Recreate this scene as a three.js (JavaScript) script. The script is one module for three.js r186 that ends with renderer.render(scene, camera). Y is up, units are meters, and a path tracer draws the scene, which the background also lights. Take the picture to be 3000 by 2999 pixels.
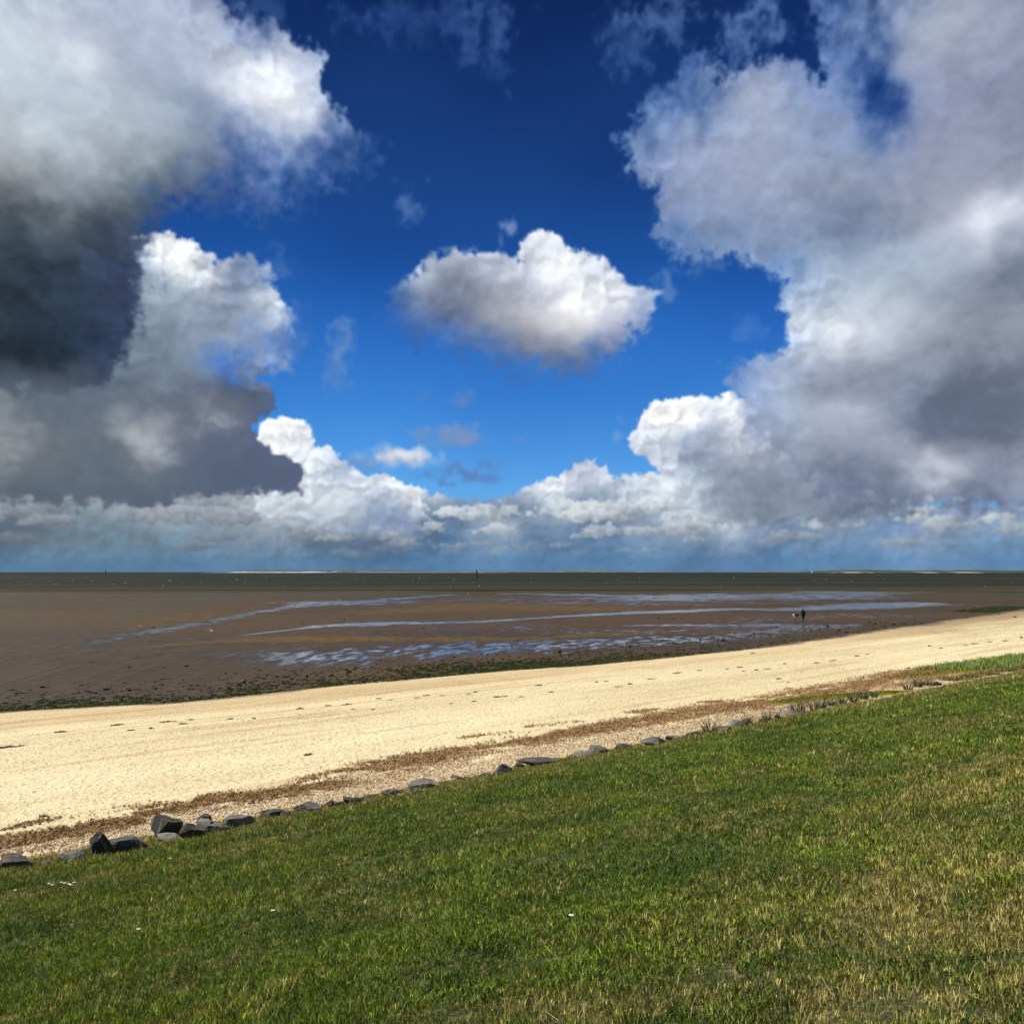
import * as THREE from 'three';
import { MarchingCubes } from 'three/addons/objects/MarchingCubes.js';
import { mergeGeometries, mergeVertices, toCreasedNormals } from 'three/addons/utils/BufferGeometryUtils.js';

// ---------------------------------------------------------------- camera, sun, exposure
const scene = new THREE.Scene();
const EYE = 7.1;                                   // metres above the tidal flat
const camera = new THREE.PerspectiveCamera(60, 1, 0.1, 60000);
camera.position.set(0, EYE, 0);
camera.rotation.x = THREE.MathUtils.degToRad(3.864);
const renderer = new THREE.WebGLRenderer();
renderer.toneMapping = THREE.LinearToneMapping;
renderer.toneMappingExposure = 1.25;
renderer.shadowMap.enabled = true;

const RAD = Math.PI / 180;
const SUN_AZ = -72 * RAD, SUN_EL = 44 * RAD;       // to the left of the view, slightly ahead
const sunDir = new THREE.Vector3(Math.sin(SUN_AZ) * Math.cos(SUN_EL), Math.sin(SUN_EL), -Math.cos(SUN_AZ) * Math.cos(SUN_EL));
const sun = new THREE.DirectionalLight(new THREE.Color().setRGB(1, 0.94, 0.84), 5);
sun.name = 'sun';
sun.position.copy(sunDir).multiplyScalar(400);
sun.castShadow = true;
sun.shadow.camera.left = sun.shadow.camera.bottom = -120;
sun.shadow.camera.right = sun.shadow.camera.top = 120;
sun.shadow.camera.far = 900;
sun.shadow.mapSize.set(4096, 4096);
scene.add(sun, sun.target);

// ---------------------------------------------------------------- noise and other helpers
function rng(seed) { let a = seed >>> 0; return () => { a = (a + 0x6d2b79f5) | 0; let t = Math.imul(a ^ (a >>> 15), 1 | a); t = (t + Math.imul(t ^ (t >>> 7), 61 | t)) ^ t; return ((t ^ (t >>> 14)) >>> 0) / 4294967296; }; }
const LAT = new Float32Array(65536); { const r = rng(77); for (let i = 0; i < 65536; i++) LAT[i] = r() * 2 - 1; }
function vnoise(x, y) {                             // smooth lattice noise, -1 .. 1
  const ix = Math.floor(x), iy = Math.floor(y), fx = x - ix, fy = y - iy;
  const u = fx * fx * fx * (fx * (fx * 6 - 15) + 10), v = fy * fy * fy * (fy * (fy * 6 - 15) + 10);
  const x0 = ix & 255, x1 = (ix + 1) & 255, y0 = (iy & 255) << 8, y1 = ((iy + 1) & 255) << 8;
  const a = LAT[y0 + x0], b = LAT[y0 + x1], c = LAT[y1 + x0], d = LAT[y1 + x1];
  return a + (b - a) * u + (c - a + (a - b - c + d) * u) * v;
}
function fbm(x, y, n = 5, gain = 0.5) { let s = 0, a = 1, m = 0; for (let i = 0; i < n; i++) { s += a * vnoise(x, y); m += a; a *= gain; const q = x * 1.62 + y * 1.21 + 17.3; y = y * 1.62 - x * 1.21 + 5.7; x = q; } return s / m * 1.35; }
function billow(x, y, n = 5, gain = 0.52) { let s = 0, a = 1, m = 0; for (let i = 0; i < n; i++) { s += a * (1 - 2 * Math.abs(vnoise(x, y))); m += a; a *= gain; const q = x * 1.62 + y * 1.21 + 11.9; y = y * 1.62 - x * 1.21 + 3.1; x = q; } return s / m; }
const clamp = (x, a = 0, b = 1) => Math.min(b, Math.max(a, x));
const smooth = (a, b, x) => { const t = clamp((x - a) / (b - a)); return t * t * (3 - 2 * t); };
const mix = (a, b, t) => a + (b - a) * t;
const SKY_LEVEL = 1 / 1.25;                         // sky colours below are as seen at this exposure
const lin = (v) => { v /= 255; return v <= 0.04045 ? v / 12.92 : Math.pow((v + 0.055) / 1.055, 2.4); };

// ---------------------------------------------------------------- sky: air and clouds, by azimuth and elevation in degrees
// outline: [azimuth, elevation, softness of the edge]; tint: [azimuth, elevation, r, g, b, cover] as the cloud looks there
const CLOUDS = [
  { name: 'horizon bank', curl: 0.6, freq: 1.3, relief: 0.15, soft: 0.12,
    outline: [[-41.14,-0.55], [-41.35,4.21], [-30.1,4.7], [-21.78,4.88], [-14.02,5.43], [-11.08,6.33], [-8.41,6.15], [-5.69,5.23], [-3.98,4.9], [-2.27,4.57], [-0.21,4.81], [1.51,5.6], [3.23,6.27], [4.09,6.78], [4.95,7.25], [5.97,6.76], [6.65,6.07], [8,6.22], [11.35,6.33], [16.19,4.89], [22.29,4.07], [40.69,3.47], [40.51,-0.55]],
    tint: [[-30.02,2.33,85,100,118], [-26.03,2.72,120,138,150], [-21.75,3.45,150,165,178], [-17.16,3.06,140,152,165], [-12.37,3.96,165,178,195], [-12.34,2.23,98,114,132], [-9.07,5.02,205,213,225], [-9.04,2.99,118,136,160], [-7.72,4.53,180,192,208], [-6.37,5.05,225,230,238], [-5.5,3.19,100,120,146], [-2.95,4.22,112,134,166], [-2.26,2.69,125,146,170], [-0.21,2.62,165,180,195], [0.48,4.06,118,140,168], [1.68,5.25,228,234,242], [3.92,6.1,198,206,220], [4.95,6.77,185,190,210], [5.27,4.38,122,142,168], [7.32,5.89,222,230,240], [9.68,5.86,218,226,236], [11.32,3.98,190,202,216], [12.94,2.62,190,202,214], [7.97,3,130,148,172], [4.25,5.07,190,202,218], [16.15,2.58,104,126,158], [17.74,3.87,150,165,180], [20.77,2.51,132,152,178], [23.72,3.09,120,148,186], [26.51,2.41,125,148,176], [29.23,3.54,150,170,195], [25.12,2.13,142,162,188], [13.92,3.11,215,222,230], [-14.31,3.44,185,196,206], [12.93,2.02,128,148,172], [11.29,1.97,125,146,170], [-11.03,1.97,108,128,150], [-15.57,2.1,118,134,150], [0.48,2,112,138,166], [-29.99,1.29,84,106,126], [-21.69,1.39,96,121,142], [-12.33,1.46,100,126,152], [-2.26,1.49,102,132,163], [7.96,1.48,106,138,170], [20.74,1.4,106,142,176], [29.16,1.3,108,143,178], [-29.95,0.26,88,114,138], [-18.66,0.28,94,125,153], [-2.25,0.3,96,133,169], [17.67,0.28,97,137,178], [29.12,0.26,99,139,178]] },
  { name: 'white tower behind the dark cloud', curl: 0.7, freq: 0.9, relief: 0.26, soft: 0.1,
    outline: [[-16.61,6.84], [-16.38,8.32], [-16.02,9.16], [-15.22,9.58], [-14.25,9.72], [-13.27,9.44], [-12.77,8.79], [-12.53,8.03], [-11.6,8], [-11.1,7.27], [-9.41,6.2], [-8.07,6.12], [-6.88,5.05], [-6.54,5.67], [-5.86,5.23], [-5.68,4.04], [-5.67,2.51,0.5], [-13.65,2.45,0.5], [-16.24,3.9,0.5]],
    tint: [[-14.56,8.73,252,254,255], [-13.73,7.6,244,248,253], [-12.41,6.64,218,227,238], [-11.09,6.67,170,186,208], [-10.4,5,222,228,236], [-8.4,5.44,210,219,231], [-11.71,3.97,188,199,210], [-7.04,4.03,145,161,188], [-9.38,3.16,140,156,180], [-6.37,5.05,235,238,243], [-13.67,3.94,190,200,210]] },
  { name: 'right cumulus', curl: 0.75, freq: 0.9, relief: 0.2, soft: 0.1,
    outline: [[7.62,8.6], [8.04,9.76], [9.23,10.64], [11.08,10.84], [12.74,11.01], [14.22,11.27], [15.01,10.51], [15.96,9.49], [17.84,8.75], [19.66,7.05], [20.85,5.71], [23.76,4.34,0.5], [25.15,3.21,0.6], [17.72,2.89,0.6], [12.94,3.12,0.5], [10,5.01], [9.02,6.71], [8.01,7.58]],
    tint: [[9.05,9.74,254,255,255], [11.07,10.18,252,253,255], [13.71,10.57,238,242,249], [8.36,8.41,205,212,225], [11.04,8.18,178,189,208], [12.71,9.29,178,188,206], [14.66,8.56,210,216,227], [11.36,7,150,164,187], [13.98,7.09,160,171,190], [16.57,8.15,194,202,215], [17.81,7.12,188,197,211], [16.22,6.2,130,141,158], [14.6,5.25,132,146,164], [18.69,4.82,138,149,168], [10.51,5.67,212,221,232], [20.82,4.76,122,136,157], [23.75,4.03,128,141,162]] },
  { name: 'left mid tower', haze: 1.25, curl: 0.85, freq: 0.75, relief: 0.3, soft: 0.16,
    outline: [[-24.95,18.6,0.2], [-24.47,19.31,0.12], [-23.66,19.66,0.1], [-22.48,19.99,0.1], [-20.96,19.86,0.1], [-19.71,19.26,0.1], [-18.75,18.61,0.12], [-17.82,19.1,0.3], [-16.86,19.31,0.35], [-15.88,18.73,0.3], [-15.47,17.68,0.25], [-14.7,16.8,0.3], [-14.26,15.72,0.4], [-13.84,14.14,0.6], [-14.31,12.82,0.5], [-15.43,12.28,0.4], [-15.91,12.02,0.3], [-15.35,11.31,0.12], [-15.24,10.43,0.1], [-15.96,9.32,0.1], [-16.26,8.43,0.1], [-15.19,7.55,0.1], [-13.79,7,0.1], [-13.31,5.95,0.1], [-13.69,5.11,0.15], [-16.26,5.02,0.15], [-21.18,4.58,0.15], [-21.46,3.87,0.15], [-24.66,4.09,0.3], [-41.32,3.57,0.3], [-41.6,9.71], [-24.97,14.75]],
    tint: [[-22.46,19.38,240,245,250], [-20.92,18.53,250,252,254], [-19.37,18.09,230,236,243], [-21.79,16.92,172,188,204], [-23.19,18.55,200,214,230], [-23.43,16.73,140,156,174], [-17.8,18.25,118,134,162], [-16.51,18.06,140,156,188,0.9], [-15.84,16.87,210,218,230], [-15.18,15.97,192,204,221], [-16.8,16.48,145,158,180], [-19.01,16.28,135,148,170], [-14.33,14.28,105,128,178,0.55], [-15.12,12.78,150,168,200,0.75], [-18.34,14.15,138,153,177], [-21.41,13.89,126,142,160], [-17.92,12.28,90,120,180,0.5], [-16.72,12.68,115,137,180,0.88], [-20.46,12.1,115,129,148], [-23.13,11.26,104,117,134], [-24.83,9.89,100,113,128], [-28.67,8.97,90,100,112], [-18.27,11.3,88,100,124], [-16.05,11.11,78,89,112], [-15.72,10.15,64,75,100], [-20.41,10.2,96,107,123], [-18.85,9.18,132,140,154], [-17.85,8.97,126,134,152], [-22.98,7.96,165,170,177], [-22.14,7.38,158,163,172], [-23.69,8.26,140,147,156], [-21.39,6.91,140,147,158], [-24.18,7.14,100,110,122], [-21.54,7.12,115,123,138], [-29.94,7.53,142,148,154], [-28.85,6.26,115,122,130], [-27.53,6.94,102,110,117], [-25.34,8,98,108,120], [-26.11,5.49,74,84,95], [-19.43,7.38,72,83,105], [-17.25,7.47,62,73,97], [-15,6.24,60,73,100], [-13.7,5.94,66,80,110], [-17.21,5.51,54,67,92], [-21.78,4.72,55,68,83], [-28.8,4.76,66,76,85], [-24.68,4.62,64,75,88]] },
  { name: 'left upper cloud', haze: 1.3, curl: 0.8, freq: 0.6, relief: 0.19, soft: 0.35,
    outline: [[-42.61,29.72], [-19.55,36.16], [-18.79,32.29,0.3], [-17.16,31.9,0.3], [-15.17,31.64,0.25], [-13.48,30.91,0.2], [-12.39,30.36,0.2], [-12.71,29.24,0.2], [-12.01,28.21,0.25], [-10.7,27.47,0.3], [-9.31,26.43,0.5], [-8.68,25.54,0.6], [-9.63,24.36,0.7], [-12,23.6,0.7], [-13.98,22.24,0.8], [-15.94,21.7,0.8], [-17.88,22,0.8], [-19.78,21.92,0.8], [-21.91,21.01,0.7], [-22.63,19.8,0.5], [-23.18,18.25,0.4], [-23.12,16.16,0.35], [-23.51,14.3,0.35], [-24.18,12.4,0.35], [-25.14,10.85,0.3], [-28.71,10.22,0.25], [-41.56,8.87,0.3]],
    tint: [[-30.48,29.06,200,212,224], [-26.91,29.65,188,198,217], [-26.86,28.4,214,221,234], [-22.49,30.28,178,188,212], [-19.4,31.31,170,180,205], [-16.81,31.17,130,147,186,0.75], [-18.72,29.6,195,205,222], [-16.12,29.68,218,225,237], [-14.13,29.64,208,217,233], [-15.41,27.58,230,234,243], [-13.73,26.64,195,205,222], [-18.02,27.54,202,210,226], [-20.24,27.5,150,164,190], [-23.92,27.68,168,180,199], [-28.19,26.32,178,192,205], [-30.05,25.13,192,204,216], [-26.72,24.49,178,190,201], [-22.33,24.98,165,178,192], [-29.16,22.94,182,192,200], [-19.22,24.59,120,136,164,0.92], [-17.65,25.64,118,140,184,0.75], [-15.98,23.53,112,134,182,0.65], [-14.02,24.02,105,132,184,0.55], [-11.01,25.44,98,128,184,0.55], [-12.71,25.88,128,149,195,0.7], [-9.47,25.26,88,118,180,0.35], [-18.55,23.24,85,107,162,0.7], [-16.6,22.29,95,121,174,0.45], [-22.26,22.74,110,124,138], [-25.22,22.56,140,150,160], [-28.02,21.79,140,148,158], [-30.17,21.38,148,154,160], [-30.65,20.06,88,96,103], [-27.41,20.09,98,108,117], [-24.28,20.73,84,97,112], [-22.22,21.31,76,92,122,0.8], [-28.99,18.41,60,73,84], [-25.68,18.93,62,75,92], [-23.64,18.78,64,78,106,0.9], [-29.43,15.64,46,59,71], [-26.43,16.05,48,61,81], [-24,16.06,54,66,92], [-29.07,12.78,38,50,62], [-26.33,12.79,40,53,71], [-24.57,12.67,52,65,90], [-29.78,10.5,38,48,58], [-27.1,10.67,42,53,66]] },
  { name: 'right mass', cool: 1, curl: 0.85, freq: 0.6, relief: 0.22, soft: 0.4, haze: 1.45,
    outline: [[7.17,26.49,0.4], [8.56,27.05,0.4], [8.75,28.45,0.5], [9.98,29.48,0.5], [11.37,30.45,0.5], [12.72,29.92,0.5], [14.04,28.84,0.3], [15.06,29.54,0.2], [17.04,29.75,0.2], [19.12,29.14,0.2], [19.73,28.38,0.4], [20.24,29.63,0.6], [19.81,31.25,0.6], [20.44,36.01,0.6], [43.91,29.19], [42.56,2.36], [25.45,3.82,0.6], [20.81,4.28,0.6], [16.85,6.34,0.6], [14.67,9.54,0.5], [13.74,11.94,0.5], [15.38,13.09,0.4], [17.32,13.76,0.25], [17.51,15.17,0.2], [17,16.77,0.2], [17.56,17.65,0.2], [16.13,18.34,0.3], [14.36,19.32,0.35], [11.53,19.52,0.4], [9.85,20.56,0.4], [9.47,22.27,0.4], [9.73,23.76,0.4], [8.19,24.45,0.4], [7.23,25.53,0.4]],
    tint: [[11.01,29.67,100,131,188,0.5], [8.9,26.45,128,149,190,0.8], [11.67,27.96,118,143,188,0.7], [15.69,28.38,168,177,201], [17.66,28.67,152,167,200,0.95], [11.62,25.39,158,170,201], [14.96,24.8,162,172,196], [19.5,25.68,145,160,190], [20.81,27.68,125,147,192,0.92], [23.1,27.43,80,110,170,0.05], [22.61,26.44,90,118,175,0.2], [22.13,25.7,118,138,182,0.75], [21.71,26.73,125,145,188,0.85], [24.15,27.38,128,146,186,0.8], [21.47,29.16,120,145,195,0.75], [20.9,30.81,115,140,190,0.6], [24.49,28.88,150,160,185,0.93], [25,26.43,140,152,186,0.95], [26.86,29.91,166,173,190], [30.15,28.66,150,155,178], [28.7,26.72,144,149,174], [30.53,25.02,138,143,166], [25.78,23.85,157,162,186], [21.3,23.17,151,161,183], [16.54,22.29,150,160,185], [11.57,22.13,138,153,184], [10.7,20.66,122,146,188,0.85], [16.5,20.5,128,143,171], [21.21,19.98,122,137,163], [24.81,20.65,150,158,178], [27.15,22.23,155,160,180], [29.59,21.36,170,175,194], [29.94,20.2,226,228,240], [28.44,19.72,220,220,232], [30.27,18.34,172,179,196], [30.46,16.34,112,120,138], [26.98,17.44,165,175,192], [24.15,18.13,166,179,199], [19.93,18.33,172,187,210], [17.41,17.98,158,179,212,0.85], [21.72,16.32,182,192,207], [19.25,15.95,192,204,220], [17.99,15.75,216,225,238], [20.45,14.29,232,236,242], [18.56,12.87,172,183,204], [22.56,14.4,204,209,221], [25.47,14.09,165,172,185], [28.21,12.88,138,145,160], [30.38,14.06,150,155,170], [14.72,12.15,145,162,200,0.8], [16.64,11.72,164,178,206], [19.45,11.22,148,156,174], [21.6,12.01,142,148,166], [23.93,10.58,138,146,166], [26.76,10.34,102,111,129], [29.43,9.5,86,94,111], [17.88,10.36,170,182,202], [20.94,9.54,178,185,200], [22.4,8.18,154,161,180], [19.38,8.03,160,168,185], [17.22,9.1,165,175,195], [25.29,8,106,114,133], [28.06,8.42,98,106,125], [29.87,7.09,116,124,142], [20.86,6.35,120,128,149], [23.81,6.22,126,134,152], [25.57,5.95,200,203,214], [24.53,6.44,180,184,196], [23.82,6.79,160,166,182], [26.33,5.57,178,182,195], [22.33,5.5,118,127,148], [27.99,6.01,138,144,164], [30.09,5.89,152,157,172], [23.19,4.68,110,120,142], [26.58,4.55,122,130,151], [29.25,4.14,128,139,165]] },
  { name: 'middle cloud', haze: 1.35, curl: 0.45, freq: 0.75, relief: 0.16, soft: 0.2,
    outline: [[-8.27,16.68,0.5], [-7.67,17.89,0.25], [-6.3,18.83,0.2], [-5.27,19.91,0.2], [-3.36,20.27,0.25], [-1.61,20.14,0.2], [-0.21,19.99,0.2], [0.63,19.67,0.2], [0.67,20.77,0.12], [1.54,21.39,0.1], [2.77,21.53,0.1], [3.36,20.96,0.12], [4.16,20.16,0.15], [5.38,20.13,0.15], [6.48,19.62,0.15], [6.99,18.65,0.2], [8.12,18.13,0.2], [9.37,17.43,0.3], [9.02,16.33,0.5], [7.74,14.75,0.7], [6.36,13.41,0.8], [3.95,12.66,0.8], [0.49,12.82,0.8], [-2.29,13.81,0.8], [-5.75,14.41,0.9], [-7.82,15.33,0.8]],
    tint: [[-6.82,18.34,148,167,200], [-6.13,18.52,190,202,220], [-4.74,18.72,136,147,168], [-3.01,19.39,160,168,188], [-0.56,19.42,188,195,214], [-1.61,18.13,153,160,179], [-4.04,16.81,110,124,153], [-6.8,16.41,100,121,164,0.85], [-7.83,16.37,80,110,175,0.5], [1.89,20.67,224,228,240], [2.59,19.4,236,240,247], [1.36,18.13,186,192,208], [3.98,18.74,240,243,249], [5.37,19.02,218,225,238], [4.66,17.12,246,248,251], [2.58,16.83,230,231,238], [7.08,17.37,230,233,241], [8.45,16.99,192,202,223,0.9], [1.18,16.19,190,190,200], [-1.25,16.19,146,152,166], [4.65,15.49,203,203,213], [7.07,15.75,164,171,195], [1.18,14.55,122,129,150], [-2.29,14.87,100,118,159,0.8], [3.96,14.19,124,133,157,0.9], [5.33,13.83,110,127,164,0.7], [1.18,13.22,92,118,170,0.5], [-4.72,15.16,86,112,170,0.6]] },
];
// thin scraps: azimuth, elevation, half width, half height (degrees), r, g, b, cover
const SCRAPS = [[-6.86,22.86,0.85,1.2,140,160,205,0.42], [-0.21,21.77,0.55,0.4,165,180,215,0.6], [-0.74,20.99,0.25,0.6,130,155,205,0.35], [-11.02,14.13,1,1.5,130,150,192,0.6], [-11.33,12.15,0.8,1.2,115,140,190,0.4], [-3.32,11.12,0.9,0.5,115,138,186,0.5], [-5.73,11.32,0.5,0.7,105,132,188,0.3], [-7.23,7.22,2.3,0.85,196,200,214,1], [-6.73,7.5,1.4,0.6,226,227,236,0.95], [-9.42,6.77,1,0.45,115,146,194,0.6], [-3.31,8.55,1.9,0.8,126,146,190,0.9], [-5.71,8.86,0.8,0.5,120,145,192,0.65], [-2.79,6.45,2.2,0.6,94,124,176,0.85], [-1.41,5.94,1,0.35,90,124,180,0.55], [0.41,8.4,0.6,0.25,105,138,198,0.5], [10.16,17.87,0.75,1,125,150,203,0.5], [6.84,8.78,0.5,0.7,150,170,210,0.45], [-4.84,32.99,4,1.3,75,108,170,0.35], [-2.35,32.27,1.6,1.7,80,112,172,0.4], [-0.75,30.54,0.7,1.5,78,112,175,0.3], [-8.7,32.52,2,1,60,95,160,0.3], [7.57,31.53,1.6,1.7,95,125,182,0.4], [10.03,32.68,2.4,1.1,110,138,188,0.55], [15.77,31.7,2,2.2,108,138,190,0.7], [-16.85,32.58,2,1,80,110,165,0.4], [15.1,15.03,1.2,0.7,100,138,205,0.35], [-15.23,18.78,0.8,0.9,120,145,192,0.3], [-13.87,15.74,0.7,1.6,95,125,185,0.35], [12.53,18.99,1.2,0.6,110,140,192,0.35]];
const AIR = [[-31.48,38.58,12,32,74], [-31.16,32.21,18,45,99], [-31.05,29.89,21,52,110], [-30.84,24.95,24,61,125], [-30.63,19.66,29,80,156], [-30.48,15.48,41,103,188], [-30.33,11.17,57,127,210], [-30.2,7.66,78,151,226], [-30.12,5.29,97,170,236], [-30.06,3.51,114,173,222], [-30.01,2.03,106,152,198], [-29.96,0.55,97,138,177], [-29.94,-0.04,103,144,180]];
const AIR_E = [[90, 9, 24, 58], [60, 10, 27, 64], ...AIR.map((p) => [p[1], p[2], p[3], p[4]])];
function air(e) {
  for (let i = 1; i < AIR_E.length; i++) if (e >= AIR_E[i][0]) { const p = AIR_E[i - 1], q = AIR_E[i], t = clamp((p[0] - e) / (p[0] - q[0])); return [mix(p[1], q[1], t), mix(p[2], q[2], t), mix(p[3], q[3], t)]; }
  return AIR_E[AIR_E.length - 1].slice(1);
}
function outlineDistance(o, x, y) {                 // [distance, positive inside; softness there]
  let best = 1e9, soft = 0.3, inside = false;
  for (let i = 0, j = o.length - 1; i < o.length; j = i++) {
    const a = o[j], b = o[i], dx = b[0] - a[0], dy = b[1] - a[1];
    if ((a[1] > y) !== (b[1] > y) && x < a[0] + (y - a[1]) / dy * dx) inside = !inside;
    const t = clamp(((x - a[0]) * dx + (y - a[1]) * dy) / (dx * dx + dy * dy)), ex = x - a[0] - t * dx, ey = y - a[1] - t * dy, d = ex * ex + ey * ey;
    if (d < best) { best = d; soft = mix(a[2], b[2], t); }
  }
  return [inside ? Math.sqrt(best) : -Math.sqrt(best), soft];
}
for (const c of CLOUDS) { for (const p of c.outline) { if (p.length < 3) p.push(c.soft); p[2] *= c.haze ?? 1; } for (const p of c.tint) if (p.length < 6) p.push(1); }
const RBF_C = 0.5;                                   // smooth interpolation between the tints (multiquadrics)
function fitTints(pts) {
  const n = pts.length, m = n + 1, A = Array.from({ length: m }, () => new Float64Array(m + 4));
  for (let i = 0; i < n; i++) { for (let j = 0; j < n; j++) A[i][j] = -Math.sqrt((pts[i][0] - pts[j][0]) ** 2 + ((pts[i][1] - pts[j][1]) * 1.15) ** 2 + RBF_C); A[i][i] += 0.12; A[i][n] = A[n][i] = 1; for (let k = 0; k < 4; k++) A[i][m + k] = pts[i][k + 2]; }
  for (let c = 0; c < m; c++) {
    let p = c; for (let r = c + 1; r < m; r++) if (Math.abs(A[r][c]) > Math.abs(A[p][c])) p = r;
    [A[c], A[p]] = [A[p], A[c]];
    for (let r = 0; r < m; r++) if (r !== c) { const f = A[r][c] / A[c][c]; if (f) for (let k = c; k < m + 4; k++) A[r][k] -= f * A[c][k]; }
  }
  return A.map((row, i) => [0, 1, 2, 3].map((k) => row[m + k] / row[i]));
}
for (const c of CLOUDS) c.fit = fitTints(c.tint);
function tintAt(L, x, y) {
  const pts = L.tint, w = L.fit, z = w[pts.length]; let r = z[0], g = z[1], b = z[2], a = z[3];
  for (let i = 0; i < pts.length; i++) { const p = pts[i], q = w[i], dx = x - p[0], dy = (y - p[1]) * 1.15, f = -Math.sqrt(dx * dx + dy * dy + RBF_C); r += f * q[0]; g += f * q[1]; b += f * q[2]; a += f * q[3]; }
  return [clamp(r, 30, 255), clamp(g, 40, 255), clamp(b, 52, 255), clamp(a)];
}
function generalCloud(az, el, c) {                  // the sky goes on round the camera as broken cumulus
  const y = Math.sin(el * RAD) + 0.16, k = 1.25 / y, px = Math.sin(az * RAD) * Math.cos(el * RAD) * k + 31, pz = Math.cos(az * RAD) * Math.cos(el * RAD) * k + 12;
  const wx = fbm(px * 1.1 + 4, pz * 1.1, 3) * 0.35, wz = fbm(px * 1.1, pz * 1.1 + 9, 3) * 0.35;
  const n = fbm(px * 0.9 + wx, pz * 0.9 + wz, 6, 0.52) + 0.16 * billow(px * 2.6 + wx, pz * 2.6, 4), cover = smooth(-0.05, 0.28, n) * 0.97;
  const shade = clamp(0.5 + 0.9 * (fbm(px * 1.3 + 8, pz * 1.3 + wz, 4)) - 0.7 * (n - 0.25) + 0.35 * billow(px * 3 + wz, pz * 3, 4) * 0.5);
  const hz = smooth(9, 1, el) * 0.8, lo = [54, 65, 83], hi = [172, 183, 200], far = [mix(88, 120, shade), mix(115, 146, shade), mix(142, 174, shade)];
  return [0, 1, 2].map((i) => mix(mix(c[i], mix(lo[i], hi[i], shade), cover), far[i], hz));
}
const PUFFS = []; { const r = rng(818); for (let i = 0; i < 130; i++) { const el = 1.0 + 4.2 * Math.pow(i / 130, 0.9), az = (r() * 2 - 1) * 36, k = mix(0.45, 1.15, (el - 1) / 4.2) * mix(0.7, 1.5, r()), side = smooth(-6, -20, az), top = mix(mix(168, 222, smooth(1, 3.6, el)) + (r() - 0.5) * 24, mix(128, 168, smooth(1, 3.6, el)), side); if (el > 4.3 && Math.abs(az) < 9) continue; PUFFS.push([az, el, k * mix(1.5, 2.4, r()), k * 0.62, top, mix(0.3, 0.85, smooth(1, 3, el)), r() * 50]); } PUFFS.sort((p, q) => q[1] - p[1]); }
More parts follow.
